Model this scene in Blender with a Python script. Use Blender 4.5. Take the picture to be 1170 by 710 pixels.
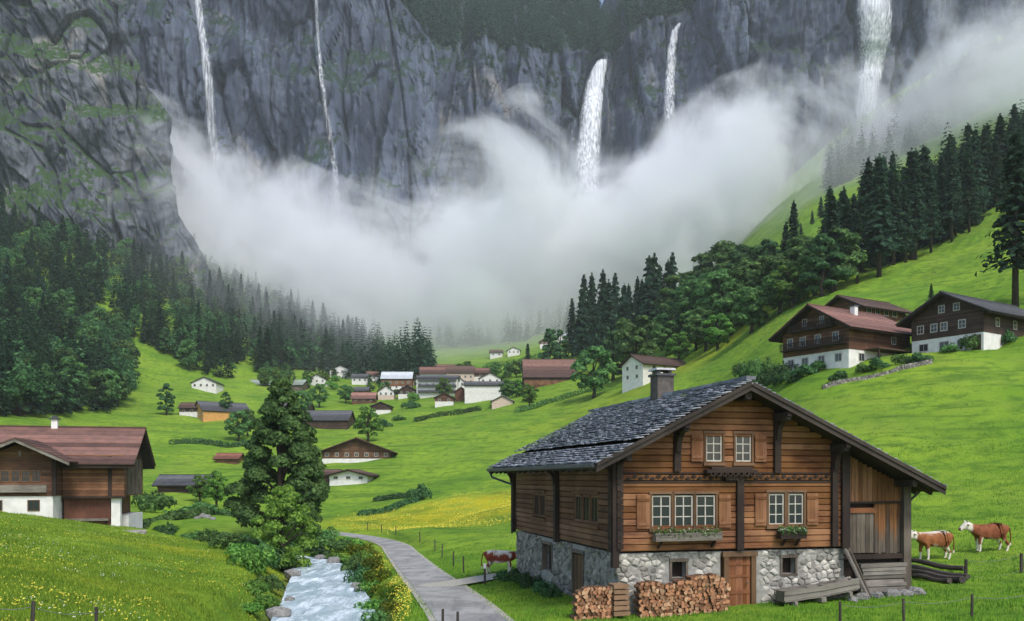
import bpy, math, random
import numpy as np
from mathutils import Vector, Matrix, noise as mnoise
R = math.radians
rnd = random.Random(7)
nr = np.random.default_rng(11)
sc = bpy.context.scene
for _o in list(bpy.data.objects): bpy.data.objects.remove(_o)
col = sc.collection

# ------------------------------------------------------------------ camera, light, exposure
F = 1000.0; CX = 585.0; HY = 545.0            # eye stands at the origin, z is measured from the eye
cam = bpy.data.objects.new('camera', bpy.data.cameras.new('camera')); col.objects.link(cam)
cam.location = (0, 0, 0); cam.rotation_euler = (R(90), 0, 0)
cam.data.sensor_width = 36; cam.data.lens = 36*F/1170
cam.data.shift_y = (HY-355)/1170
cam.data.clip_start = .1; cam.data.clip_end = 6000
sc.camera = cam
SUN_EL, SUN_AZ = 52, 152                      # azimuth clockwise from +Y
w = bpy.data.worlds.new('World'); sc.world = w; w.use_nodes = True
wt = w.node_tree; sky = wt.nodes.new('ShaderNodeTexSky'); sky.sky_type = 'NISHITA'; sky.sun_disc = False
sky.sun_elevation = R(SUN_EL); sky.sun_rotation = R(SUN_AZ)
sky.air_density = 1.0; sky.dust_density = 2.0; sky.ozone_density = 1.6
bg = wt.nodes['Background']; bg.inputs[1].default_value = .14
wt.links.new(sky.outputs[0], bg.inputs[0])
sl = bpy.data.lights.new('sun', 'SUN'); sl.energy = 1.5; sl.angle = R(14); sl.color = (1, .95, .88)
so = bpy.data.objects.new('sun', sl); col.objects.link(so)
_d = Vector((math.sin(R(SUN_AZ))*math.cos(R(SUN_EL)), math.cos(R(SUN_AZ))*math.cos(R(SUN_EL)), math.sin(R(SUN_EL))))
so.rotation_euler = _d.to_track_quat('Z', 'Y').to_euler()
sc.view_settings.view_transform = 'Standard'; sc.view_settings.look = 'None'
sc.view_settings.exposure = 0.85; sc.view_settings.gamma = 1; sc.view_settings.use_curve_mapping = False
cy = sc.cycles
cy.max_bounces = 8; cy.diffuse_bounces = 3; cy.glossy_bounces = 2; cy.transmission_bounces = 2
cy.volume_bounces = 8; cy.transparent_max_bounces = 12; cy.use_denoising = True
cy.volume_max_steps = 128
cy.caustics_reflective = False; cy.caustics_refractive = False

# ------------------------------------------------------------------ helpers: numbers
def sstep(a, b, x):
    t = np.clip((np.asarray(x, float)-a)/(b-a), 0, 1); return t*t*(3-2*t)
_perm = np.random.default_rng(3).permutation(256); _perm = np.concatenate([_perm, _perm, _perm])
_grad = np.random.default_rng(4).normal(size=(256, 3)); _grad /= np.linalg.norm(_grad, axis=1)[:, None]
def pn(x, y, z):
    x, y, z = np.broadcast_arrays(np.asarray(x, float), np.asarray(y, float), np.asarray(z, float))
    xi, yi, zi = [np.floor(a).astype(int) for a in (x, y, z)]
    xf, yf, zf = x-xi, y-yi, z-zi
    u, v, q = [t*t*t*(t*(t*6-15)+10) for t in (xf, yf, zf)]
    out = 0
    for dx in (0, 1):
        for dy in (0, 1):
            for dz in (0, 1):
                h = _perm[(_perm[(_perm[(xi+dx) & 255]+yi+dy) & 255]+zi+dz) & 255]
                g = _grad[h]
                n = g[..., 0]*(xf-dx)+g[..., 1]*(yf-dy)+g[..., 2]*(zf-dz)
                out = out+n*(u if dx else 1-u)*(v if dy else 1-v)*(q if dz else 1-q)
    return out
def fbm(x, y, z, o=4, g=.5):
    s = 0; a = 1; f = 1
    for i in range(o):
        s = s+a*pn(np.asarray(x)*f+i*17.3, np.asarray(y)*f+i*5.1, np.asarray(z)*f+i*9.7); a *= g; f *= 2.03
    return s
def ridged(x, y, z, o=4, g=.5):
    s = 0; a = 1; f = 1
    for i in range(o):
        s = s+a*(1-np.abs(pn(np.asarray(x)*f+i*7.3, np.asarray(y)*f+i*3.1, np.asarray(z)*f+i*1.7))*2); a *= g; f *= 2.03
    return s

_rv = np.random.default_rng(9).random((256, 4))
def cell(x, y, z, seed=0):
    x, y, z = np.broadcast_arrays(np.asarray(x, float), np.asarray(y, float), np.asarray(z, float)); xi, yi, zi = [np.floor(a).astype(int) for a in (x, y, z)]
    b1 = np.full(x.shape, 9.); b2 = np.full(x.shape, 9.); val = np.zeros(x.shape)
    for dx in (-1, 0, 1):
        for dy in (-1, 0, 1):
            for dz in (-1, 0, 1):
                h = _perm[(_perm[(_perm[(xi+dx+seed) & 255]+yi+dy) & 255]+zi+dz) & 255]; r = _rv[h]
                d = np.sqrt((xi+dx+r[..., 0]-x)**2+(yi+dy+r[..., 1]-y)**2+(zi+dz+r[..., 2]-z)**2)
                m = d < b1; b2 = np.where(m, b1, np.minimum(b2, d)); val = np.where(m, r[..., 3], val); b1 = np.where(m, d, b1)
    return val, b2-b1
# ------------------------------------------------------------------ helpers: materials
def sock(n, k):
    return n.inputs[k]
class NT:
    def __init__(s, name):
        s.m = bpy.data.materials.new(name); s.m.use_nodes = True; s.t = s.m.node_tree; s.t.nodes.clear()
        s.out = s.t.nodes.new('ShaderNodeOutputMaterial')
    def n(s, typ, ins=None, **kw):
        nd = s.t.nodes.new(typ)
        for k, v in kw.items(): setattr(nd, k, v)
        for k, v in (ins or {}).items():
            if isinstance(v, bpy.types.NodeSocket): s.t.links.new(v, nd.inputs[k])
            else: nd.inputs[k].default_value = v
        return nd
    def co(s): return s.n('ShaderNodeTexCoord').outputs['Object']
    def scaled(s, c, v): return s.n('ShaderNodeVectorMath', {0: c, 1: v}, operation='MULTIPLY').outputs[0]
    def noise(s, c, scale, detail=4, rough=.55, dist=0):
        return s.n('ShaderNodeTexNoise', {'Vector': c, 'Scale': scale, 'Detail': detail, 'Roughness': rough, 'Distortion': dist}).outputs[0]
    def mul(s, a, b, op='MULTIPLY', clamp=False): return s.n('ShaderNodeMath', {0: a, 1: b}, operation=op, use_clamp=clamp).outputs[0]
    def remap(s, v, a, b, c=0, d=1):
        return s.n('ShaderNodeMapRange', {0: v, 1: a, 2: b, 3: c, 4: d}, interpolation_type='SMOOTHSTEP').outputs[0]
    def mix(s, f, a, b):
        nd = s.n('ShaderNodeMix', data_type='RGBA')
        for k, v in ((0, f), (6, a), (7, b)):
            if isinstance(v, bpy.types.NodeSocket): s.t.links.new(v, nd.inputs[k])
            else: nd.inputs[k].default_value = (*v, 1) if isinstance(v, tuple) and len(v) == 3 else v
        return nd.outputs[2]
    def island(s): return s.n('ShaderNodeNewGeometry').outputs['Random Per Island']
    def bump(s, h, strength, dist): return s.n('ShaderNodeBump', {'Height': h, 'Strength': strength, 'Distance': dist}).outputs[0]
    def done(s, color, rough=.8, normal=None, spec=.25, **kw):
        b = s.n('ShaderNodeBsdfPrincipled', {'Roughness': rough, 'Specular IOR Level': spec})
        if isinstance(color, bpy.types.NodeSocket): s.t.links.new(color, b.inputs['Base Color'])
        else: b.inputs['Base Color'].default_value = (*color, 1)
        if normal is not None: s.t.links.new(normal, b.inputs['Normal'])
        s.t.links.new(b.outputs[0], s.out.inputs[0]); s.b = b
        return s.m
def mat_wood(name, a, b, c, grain='x', rough=.75, planks=0):
    t = NT(name); co = t.co()
    sc_ = {'x': (.6, 9, 9), 'y': (9, .6, 9), 'z': (9, 9, .6)}[grain]
    g = t.noise(t.scaled(co, sc_), 2.2, 6, .62, .4)
    big = t.noise(co, .55, 3)
    k = t.mix(t.remap(g, .32, .7), a, b)
    k = t.mix(t.mul(t.remap(big, .42, .62), .75), k, c)
    isl = t.island()
    hs = t.n('ShaderNodeHueSaturation', {'Color': k, 'Value': t.remap(isl, 0, 1, .62, 1.25), 'Saturation': t.remap(isl, 0, 1, 1.05, .9)})
    k = hs.outputs[0]
    if planks:
        z = t.n('ShaderNodeSeparateXYZ', {0: co}).outputs[2]
        fr = t.mul(t.mul(z, 1.0/planks), 1, 'FRACT')
        gr = t.mul(t.remap(fr, 0, .12), t.remap(fr, 1, .9))
        k = t.mix(gr, t.mix(.75, k, (.012, .008, .006)), k)
        # board-to-board tone
        fl = t.n('ShaderNodeTexWhiteNoise', {1: t.mul(t.mul(z, 1.0/planks), 1, 'FLOOR')}, noise_dimensions='1D').outputs[0]
        k = t.n('ShaderNodeHueSaturation', {'Color': k, 'Value': t.remap(fl, 0, 1, .65, 1.25)}).outputs[0]
        g = t.mul(gr, g)
    return t.done(k, rough, t.bump(g, .5, .03), .3)
def mat_plain(name, a, b, scale=3, rough=.85, bump=.3, dist=.02, spec=.2, isl=0):
    t = NT(name); co = t.co(); n = t.noise(co, scale, 6, .6)
    k = t.mix(t.remap(n, .3, .7), a, b)
    if isl: k = t.n('ShaderNodeHueSaturation', {'Color': k, 'Value': t.remap(t.island(), 0, 1, 1-isl, 1+isl)}).outputs[0]
    return t.done(k, rough, t.bump(n, bump, dist), spec)
def mat_tiles(name, a, b, c, row=.3, isl=.35, rough=.7):
    t = NT(name); co = t.co()
    n = t.noise(co, 1.1, 5, .6); f = t.noise(co, 14, 4, .6)
    k = t.mix(t.remap(n, .35, .65), a, b); k = t.mix(t.mul(t.remap(f, .5, .75), .7), k, c)
    k = t.n('ShaderNodeHueSaturation', {'Color': k, 'Value': t.remap(t.island(), 0, 1, 1-isl, 1+isl)}).outputs[0]
    br = t.n('ShaderNodeTexBrick', {'Vector': co, 'Scale': 1.0, 'Mortar Size': .03, 'Brick Width': row*.9, 'Row Height': row}).outputs[1]
    return t.done(k, rough, t.bump(t.mul(f, br, 'SUBTRACT'), .5, .03), .3)
def mat_leaf(name, a, b, c, rough=.75):
    t = NT(name); co = t.co()
    n = t.noise(co, .45, 3, .6)
    isl = t.island(); orn = t.n('ShaderNodeObjectInfo').outputs['Random']
    k = t.mix(t.remap(n, .35, .65), a, b)
    k = t.mix(t.mul(t.remap(isl, .55, 1), .6), k, c)
    k = t.n('ShaderNodeHueSaturation', {'Color': k, 'Hue': t.remap(orn, 0, 1, .485, .515), 'Value': t.mul(t.remap(isl, 0, 1, .65, 1.3), t.remap(orn, 0, 1, .75, 1.25))}).outputs[0]
    t.done(k, rough, None, .15)
    tl = t.n('ShaderNodeBsdfTranslucent', {'Color': k}); ms = t.n('ShaderNodeMixShader', {0: .48})
    t.t.links.new(t.b.outputs[0], ms.inputs[1]); t.t.links.new(tl.outputs[0], ms.inputs[2]); t.t.links.new(ms.outputs[0], t.out.inputs[0])
    return t.m
M = {}
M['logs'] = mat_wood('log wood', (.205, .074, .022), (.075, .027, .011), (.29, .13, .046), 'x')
M['logs_shaded'] = mat_wood('log wood shaded side', (.135, .060, .025), (.065, .029, .014), (.175, .088, .042), 'y')  # darker copy of the front logs; the left wall's shade is in the colour
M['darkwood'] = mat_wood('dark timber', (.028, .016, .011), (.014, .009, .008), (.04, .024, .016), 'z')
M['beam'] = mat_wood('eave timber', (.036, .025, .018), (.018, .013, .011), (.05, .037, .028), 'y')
M['shutter'] = mat_wood('shutter wood', (.19, .075, .025), (.11, .04, .015), (.23, .10, .036), 'z')
M['door'] = mat_wood('door wood', (.2, .068, .02), (.11, .035, .013), (.24, .09, .028), 'z')
M['plank_warm'] = mat_wood('warm planks', (.24, .105, .032), (.11, .045, .018), (.15, .065, .026), 'z')
M['plank_grey'] = mat_wood('grey planks', (.115, .088, .062), (.055, .045, .036), (.15, .12, .09), 'z')
M['weather'] = mat_wood('weathered boards', (.19, .165, .135), (.09, .078, .065), (.25, .22, .185), 'x')
M['winframe'] = mat_plain('window paint', (.5, .47, .41), (.38, .35, .3), 5, .6, .1, .005)
M['wintrim'] = mat_wood('window trim wood', (.12, .062, .026), (.07, .037, .018), (.15, .08, .035), 'z')
_t = NT('glass pane'); M['pane'] = _t.done((.025, .03, .035), .08, None, .6)
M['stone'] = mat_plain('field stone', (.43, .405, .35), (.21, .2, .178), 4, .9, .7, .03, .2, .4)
M['stone_shade'] = mat_plain('field stone shade tone', (.27, .25, .215), (.15, .142, .125), 4, .9, .6, .03, .2, .35)  # front stone darkened: side wall shade put into the colour, reused on terrace walls
M['mortar'] = mat_plain('lime mortar', (.33, .32, .29), (.22, .21, .19), 6, .95, .4, .02)
M['slate'] = mat_tiles('stone slabs', (.145, .155, .18), (.24, .25, .28), (.38, .39, .42), .4, .42, .55)
M['metal'] = mat_plain('dark sheet metal', (.06, .062, .066), (.035, .036, .04), 6, .4, .1, .01, .5)
M['snowcap'] = mat_plain('pale chimney cap', (.6, .6, .6), (.45, .45, .45), 5)
M['chimney'] = mat_plain('chimney render', (.12, .105, .09), (.065, .06, .055), 5, .9, .5)
M['plaster'] = mat_plain('white plaster', (.74, .72, .68), (.6, .58, .54), 1.2, .9, .15)
M['plaster_cream'] = mat_plain('cream plaster', (.6, .47, .38), (.5, .39, .32), 1.2, .9, .15)
M['plaster_ochre'] = mat_plain('ochre plaster', (.6, .32, .1), (.48, .25, .08), 1.2, .9, .15)
M['bark'] = mat_plain('bark', (.075, .058, .043), (.035, .028, .022), 6, .95, .8, .05)
M['tile_red'] = mat_tiles('red brown tiles', (.15, .075, .056), (.10, .054, .042), (.22, .135, .11), .3, .5)
M['tile_terra'] = mat_tiles('faded terracotta tiles', (.25, .125, .095), (.18, .09, .07), (.33, .2, .16), .3, .4)
M['tile_rust'] = mat_tiles('rust tiles', (.22, .085, .05), (.15, .06, .04), (.27, .14, .1), .3)
M['tile_brown'] = mat_tiles('brown tiles', (.105, .062, .045), (.07, .043, .034), (.16, .1, .08), .3)
M['tile_grey'] = mat_tiles('grey tiles', (.085, .085, .09), (.055, .055, .06), (.15, .15, .155), .3)
M['roof_moss'] = mat_tiles('mossy pale roof', (.26, .30, .25), (.19, .23, .18), (.36, .39, .36), .5, .2)
M['roof_pale'] = mat_tiles('pale roof sheets', (.5, .53, .55), (.4, .43, .45), (.62, .64, .66), .8, .12)
M['wall_brown'] = mat_wood('brown boards', (.12, .052, .025), (.06, .027, .015), (.165, .078, .036), 'x', planks=.24)
M['wall_dark'] = mat_wood('dark boards', (.058, .032, .021), (.03, .018, .013), (.08, .045, .03), 'x', planks=.24)
M['wall_warm'] = mat_wood('warm boards', (.19, .08, .034), (.10, .042, .02), (.25, .115, .05), 'x', planks=.24)
M['wall_redplank'] = mat_wood('red brown upright planks', (.13, .045, .024), (.06, .024, .015), (.16, .066, .036), 'z')
M['leaf_mid'] = mat_leaf('mid green leaves', (.125, .25, .072), (.072, .165, .054), (.18, .32, .09))
M['leaf_lush'] = mat_leaf('lush leaves', (.15, .30, .055), (.09, .21, .042), (.21, .37, .075))
M['leaf_fresh'] = mat_leaf('fresh green leaves', (.22, .38, .06), (.13, .27, .045), (.30, .46, .09))
M['leaf_dark'] = mat_leaf('dark leaves', (.075, .168, .060), (.046, .115, .047), (.12, .225, .075))
M['needle'] = mat_leaf('spruce needles', (.032, .075, .040), (.020, .050, .029), (.052, .11, .052))
M['leaf_yellow'] = mat_leaf('yellow green leaves', (.12, .19, .022), (.055, .12, .018), (.32, .27, .02))
M['hide'] = None
M['bloom'] = mat_plain('yellow petals', (.62, .54, .06), (.52, .46, .05), 4, .7)
M['bloom_white'] = mat_plain('white petals', (.65, .65, .55), (.5, .52, .42), 4, .7)
t = NT('sawn wood'); co = t.co(); n = t.noise(co, 9, 5, .6); orn = t.n('ShaderNodeObjectInfo').outputs['Random']
k = t.mix(t.remap(n, .3, .7), (.43, .22, .115), (.27, .115, .06)); k = t.mix(t.mul(t.remap(orn, .55, 1), .75), k, (.5, .33, .2))
k = t.n('ShaderNodeHueSaturation', {'Color': k, 'Value': t.remap(t.n('ShaderNodeTexWhiteNoise', {1: orn}, noise_dimensions='1D').outputs[0], 0, 1, .5, 1.2)}).outputs[0]
M['logend'] = t.done(k, .85, t.bump(n, .3, .01), .2)
t = NT('barn planks greying downward'); co = t.co(); sx = t.n('ShaderNodeSeparateXYZ', {0: co}).outputs[2]; g = t.noise(t.scaled(co, (9, 9, .6)), 2.2, 6, .62, .4)
k = t.mix(t.remap(g, .32, .7), (.105, .082, .06), (.05, .042, .035)); w_ = t.mix(t.remap(g, .32, .7), (.22, .095, .03), (.10, .042, .018))
k = t.mix(t.remap(t.mul(sx, t.mul(t.mul(g, t.island(), 'ADD'), 1.1), 'ADD'), 3.6, 4.6), k, w_)
k = t.n('ShaderNodeHueSaturation', {'Color': k, 'Value': t.remap(t.island(), 0, 1, .6, 1.3)}).outputs[0]
M['plank_fade'] = t.done(k, .8, t.bump(g, .5, .03), .25)
M['logbark'] = mat_plain('log bark', (.2, .11, .06), (.1, .055, .032), 9, .9, .6, .02)
M['rock'] = mat_plain('river rock', (.26, .25, .235), (.13, .128, .12), 3, .9, .7, .06)
M['wire'] = mat_plain('fence wire', (.2, .2, .2), (.12, .12, .12), 3, .5)
M['post'] = mat_wood('fence post wood', (.05, .04, .032), (.028, .022, .018), (.075, .06, .05), 'z')

# ------------------------------------------------------------------ helpers: meshes and tags
def tag(o, label=None, cat=None, group=None, kind=None):
    for k, v in (('label', label), ('category', cat), ('group', group), ('kind', kind)):
        if v: o[k] = v
    return o
def mesh_from(name, V, Fs, mats, midx=None, smooth=False):
    me = bpy.data.meshes.new(name)
    me.from_pydata([tuple(v) for v in V], [], Fs) if not isinstance(Fs, np.ndarray) else np_mesh(me, V, Fs)
    for m in (mats if isinstance(mats, (list, tuple)) else [mats]): me.materials.append(m)
    if midx is not None: me.polygons.foreach_set('material_index', np.asarray(midx, np.int32))
    if smooth: me.polygons.foreach_set('use_smooth', np.ones(len(me.polygons), bool))
    me.update(); return me
def np_mesh(me, V, Fa):
    V = np.asarray(V, np.float32); n, k = Fa.shape
    me.vertices.add(len(V)); me.vertices.foreach_set('co', V.ravel())
    me.loops.add(n*k); me.loops.foreach_set('vertex_index', Fa.astype(np.int32).ravel())
    me.polygons.add(n); me.polygons.foreach_set('loop_start', np.arange(0, n*k, k, dtype=np.int32))
    me.polygons.foreach_set('loop_total', np.full(n, k, np.int32))
    me.update(calc_edges=True)
def link(name, me, parent=None, loc=(0, 0, 0), rot=(0, 0, 0), scale=None):
    o = bpy.data.objects.new(name, me); col.objects.link(o); o.location = loc; o.rotation_euler = rot
    if scale is not None: o.scale = scale if hasattr(scale, '__len__') else (scale,)*3
    if parent is not None: o.parent = parent
    return o
def empty(name, loc=(0, 0, 0), rz=0, label=None, cat=None, group=None):
    o = bpy.data.objects.new(name, None); col.objects.link(o); o.empty_display_size = .3
    o.location = loc; o.rotation_euler = (0, 0, rz); return tag(o, label, cat, group)
def copy_tree(o, parent=None):
    c = o.copy(); col.objects.link(c); c.parent = parent
    for k in list(o.children): copy_tree(k, c)
    return c
class MB:
    def __init__(s): s.V = []; s.F = []; s.I = []
    def add(s, V, Fs, i=0):
        b = len(s.V); s.V += [tuple(v) for v in V]; s.F += [tuple(b+k for k in f) for f in Fs]; s.I += [i]*len(Fs); return s
    def box(s, x0, x1, y0, y1, z0, z1, i=0, jit=0):
        V = [(x, y, z) for z in (z0, z1) for y in (y0, y1) for x in (x0, x1)]
        if jit: V = [tuple(c+rnd.uniform(-jit, jit) for c in v) for v in V]
        return s.add(V, [(0, 2, 3, 1), (4, 5, 7, 6), (0, 1, 5, 4), (2, 6, 7, 3), (0, 4, 6, 2), (1, 3, 7, 5)], i)
    def bar(s, a, b, wx, wz, i=0, up=(0, 0, 1)):
        a = Vector(a); b = Vector(b); d = (b-a).normalized(); sd = d.cross(Vector(up))
        if sd.length < 1e-4: sd = Vector((1, 0, 0))
        sd.normalize(); u = sd.cross(d)
        V = [p+sd*x*wx/2+u*z*wz/2 for p in (a, b) for x, z in ((-1, -1), (1, -1), (1, 1), (-1, 1))]
        return s.add(V, [(0, 1, 2, 3), (7, 6, 5, 4), (0, 4, 5, 1), (1, 5, 6, 2), (2, 6, 7, 3), (3, 7, 4, 0)], i)
    def tube(s, pts, rad, n=8, i=0, cap=True):
        P = [Vector(p) for p in pts]; rs = rad if hasattr(rad, '__len__') else [rad]*len(P)
        V = []; Fs = []
        for k, p in enumerate(P):
            d = (P[min(k+1, len(P)-1)]-P[max(k-1, 0)]).normalized()
            a = d.cross(Vector((0, 0, 1)));
            if a.length < .05: a = d.cross(Vector((0, 1, 0)))
            a.normalize(); b = a.cross(d)
            V += [p+(a*math.cos(2*math.pi*j/n)+b*math.sin(2*math.pi*j/n))*rs[k] for j in range(n)]
        for k in range(len(P)-1):
            Fs += [(k*n+j, k*n+(j+1) % n, (k+1)*n+(j+1) % n, (k+1)*n+j) for j in range(n)]
        if cap: Fs += [tuple(range(n))[::-1], tuple((len(P)-1)*n+j for j in range(n))]
        return s.add(V, Fs, i)
    def prism(s, prof, y0, y1, i=0):      # profile in (x,z), extruded along y
        n = len(prof); V = [(x, y0, z) for x, z in prof]+[(x, y1, z) for x, z in prof]
        return s.add(V, [tuple(range(n)), tuple(range(2*n-1, n-1, -1))]+[(j, n+j, n+(j+1) % n, (j+1) % n) for j in range(n)], i)
    def build(s, name, mats, parent=None, smooth=False, **kw):
        return link(name, mesh_from(name, s.V, s.F, mats, s.I, smooth), parent, **kw)

# ------------------------------------------------------------------ the lie of the land
ROWS = np.array([20, 32, 45, 65, 90, 120, 160, 220, 300, 400, 550, 750, 1100.])
TAB = {
 -900: [650, 590, 560, 535, 500, 460, 400, 330, 260, 190, 120, 80, 60],
 -200: [690, 630, 600, 573, 560, 538, 500, 450, 385, 300, 200, 150, 120],
 0: [710, 648, 615, 585, 575, 560, 532, 492, 445, 365, 275, 200, 150],
 100: [728, 668, 635, 603, 592, 578, 555, 515, 475, 415, 300, 215, 160],
 150: [740, 680, 645, 612, 596, 584, 562, 526, 487, 442, 335, 250, 190],
 220: [765, 692, 656, 622, 603, 590, 568, 530, 492, 452, 352, 280, 230],
 300: [800, 706, 665, 632, 611, 597, 575, 535, 497, 461, 398, 330, 290],
 380: [800, 707, 672, 638, 614, 597, 570, 530, 490, 461, 425, 385, 350],
 450: [800, 707, 674, 641, 615, 594, 566, 526, 487, 458, 425, 390, 360],
 520: [798, 703, 668, 636, 609, 586, 556, 516, 478, 447, 415, 392, 365],
 585: [795, 698, 660, 631, 603, 578, 548, 507, 468, 437, 408, 390, 370],
 680: [797, 699, 657, 622, 590, 558, 526, 487, 445, 408, 385, 370, 350],
 750: [798, 700, 655, 615, 575, 540, 503, 445, 412, 390, 365, 345, 330],
 830: [793, 696, 650, 605, 556, 505, 455, 406, 372, 338, 315, 300, 280],
 900: [790, 692, 645, 590, 508, 412, 375, 340, 300, 258, 235, 210, 190],
 970: [788, 691, 642, 578, 470, 396, 352, 315, 272, 228, 190, 150, 130],
 1050: [785, 689, 640, 566, 452, 384, 338, 298, 262, 225, 140, 100, 80],
 1170: [780, 682, 630, 546, 432, 362, 296, 240, 205, 170, 60, 30, 10],
 1400: [760, 650, 590, 490, 385, 300, 225, 170, 130, 90, 0, -40, -60],
 2300: [700, 600, 530, 430, 320, 240, 170, 120, 80, 40, -60, -100, -120]}
_px = np.array(sorted(TAB)); _tb = np.array([TAB[k] for k in _px], float)
_GP = np.linspace(-900, 2300, 321); _GL = np.linspace(math.log(20), math.log(1100), 161)
_g1 = np.array([np.interp(_GL, np.log(ROWS), r) for r in _tb])
_G = np.array([np.interp(_GP, _px, _g1[:, j]) for j in range(len(_GL))]).T
for _ in range(3):
    _p = np.pad(_G, ((3, 3), (0, 0)), 'edge'); _G = sum(_p[k:k+_G.shape[0]] for k in range(7))/7
    _p = np.pad(_G, ((0, 0), (2, 2)), 'edge'); _G = sum(_p[:, k:k+_G.shape[1]] for k in range(5))/5
def base_h(x, y):
    x = np.asarray(x, float); y = np.asarray(y, float); yy = np.maximum(y, 20)
    u = np.clip((CX+F*x/yy+900)/10, 0, 319.999); v = np.clip((np.log(np.minimum(yy, 1099))-_GL[0])/(_GL[1]-_GL[0]), 0, 159.999)
    i = u.astype(int); j = v.astype(int); a = u-i; b = v-j
    t = _G[i, j]*(1-a)*(1-b)+_G[i+1, j]*a*(1-b)+_G[i, j+1]*(1-a)*b+_G[i+1, j+1]*a*b
    return (HY-t)/F*yy
def catmull(P, n=8):
    P = np.array(P, float); Q = np.vstack([2*P[0]-P[1], P, 2*P[-1]-P[-2]]); out = []
    for k in range(1, len(Q)-2):
        for t in np.arange(n)/n:
            a, b, c, d = Q[k-1], Q[k], Q[k+1], Q[k+2]
            out.append(.5*((2*b)+(-a+c)*t+(2*a-5*b+4*c-d)*t*t+(-a+3*b-3*c+d)*t**3))
    out.append(P[-1]); return np.array(out)
RIVER = catmull([(-9, -40, -7.3, 2.3), (-6.5, 5, -7.0, 2.3), (-6.4, 22, -6.9, 2.2), (-8.6, 40, -6.6, 2.15), (-11.2, 52, -6.45, 1.9), (-13.7, 62, -6.35, 1.7), (-18.2, 69, -6.3, 1.5), (-27, 77, -6.3, 1.5), (-45, 93, -6.2, 1.4), (-72, 110, -5.9, 1.3)])
ROAD = catmull([(4, -40, -4.9, 1.32), (2.2, 5, -5.0, 1.32), (.6, 20, -5.05, 1.32), (-1.4, 31, -5.1, 1.32), (-2.9, 39.3, -5.3, 1.32), (-6, 56, -5.9, 1.28), (-9, 72, -6.3, 1.25), (-11.4, 84, -6.5, 1.25), (-15, 94, -6.6, 1.2), (-21, 103, -6.6, 1.3), (-31, 112, -6.5, 1.3), (-50, 122, -6.2, 1.3)])
LANE = catmull([(-4.2, 43.4, -5.45, .9), (-2.3, 45.6, -5.4, .85), (0, 47.6, -5.25, .8), (3, 49, -5.15, .8), (9, 51, -4.9, .8)])
def along(P, x, y):
    x = np.asarray(x, float); y = np.asarray(y, float); best = np.full(x.shape, 1e9); z = np.zeros(x.shape); h = np.zeros(x.shape)
    for a, b in zip(P[:-1], P[1:]):
        dx, dy = b[0]-a[0], b[1]-a[1]
        t = np.clip(((x-a[0])*dx+(y-a[1])*dy)/(dx*dx+dy*dy), 0, 1)
        d = np.hypot(x-a[0]-t*dx, y-a[1]-t*dy); m = d < best
        best = np.where(m, d, best); z = np.where(m, a[2]+t*(b[2]-a[2]), z); h = np.where(m, a[3]+t*(b[3]-a[3]), h)
    return best, z, h
def H(x, y, rough=True):
    x = np.asarray(x, float); y = np.asarray(y, float)
    z = base_h(x, y)
    if rough:
        k = sstep(25, 140, y)
        z = z+fbm(x*.045, y*.045, 0, 3)*(.4+k*1.5)+fbm(x*.35, y*.35, 3, 2)*.10+ridged(x*.09, y*.09, 5, 2)*.16*k
        # cattle terraces on the steep right slope
        sl = sstep(20, 60, x)*sstep(40, 80, y)
        z = z+sl*.32*np.sin(z*3.1+3*fbm(x*.03, y*.03, 8, 2))
    d, zw, hw = along(RIVER, x, y)
    s = sstep(0, 1, (d-hw)/3.0); z = np.where(d < hw+3.0, (zw-.55)*(1-s)+z*s, z)
    for P in (LANE, ROAD):
        d, zr, hw = along(P, x, y)
        s = sstep(0, 1, (d-hw-.25)/1.8); z = np.where(d < hw+2.05, (zr-.07)*(1-s)+z*s, z)
    return z
def h1(x, y): return float(H(np.array([x]), np.array([y]))[0])
def at(px, Y):
    x = (px-CX)/F*Y; return Vector((x, Y, h1(x, Y)))
def hit(px, py, y0=18, y1=900):
    Y = np.geomspace(y0, y1, 900); x = (px-CX)/F*Y; z = H(x, Y); k = np.nonzero(z >= (HY-py)/F*Y)[0]
    return at(px, Y[k[0]] if len(k) else y1)

# ground sheet
pxs = np.unique(np.concatenate([np.linspace(-900, -100, 60), np.linspace(-100, 1270, 330), np.linspace(1270, 2300, 60)]))
ys = np.concatenate([np.linspace(-40, 14, 14), np.geomspace(16, 1100, 330)])
PX, YY = np.meshgrid(pxs, ys); XX = (PX-CX)/F*np.maximum(YY, 40)
ZZ = H(XX, YY)
gv = np.stack([XX, YY, ZZ], -1).reshape(-1, 3); nx, ny = len(pxs), len(ys)
ii = np.arange((ny-1)*nx).reshape(ny-1, nx)[:, :-1].ravel()
gf = np.stack([ii, ii+1, ii+nx+1, ii+nx], 1)
t = NT('meadow grass'); co = t.co()
at_ = t.n('ShaderNodeAttribute', attribute_name='yellow').outputs[2]
atb = t.n('ShaderNodeAttribute', attribute_name='bare').outputs[2]
n1 = t.noise(co, .05, 4, .6); n2 = t.noise(co, .6, 5, .65); n3 = t.noise(co, 5, 5, .7)
cz = t.scaled(co, (.05, .05, .9)); n4 = t.noise(cz, 1.6, 4, .6)
k = t.mix(t.remap(n1, .38, .62), (.12, .23, .018), (.20, .305, .025))
k = t.mix(t.mul(t.remap(n2, .43, .68), .75), k, (.042, .118, .013))
n5 = t.noise(t.scaled(co, (.3, .08, .5)), .35, 4, .6); k = t.mix(t.mul(t.remap(n5, .5, .66), .5), k, (.19, .27, .035)); k = t.mix(t.mul(t.remap(n4, .48, .68), .65), k, (.04, .105, .014))
k = t.mix(t.mul(t.remap(n3, .45, .7), .45), k, (.16, .26, .03))
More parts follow.
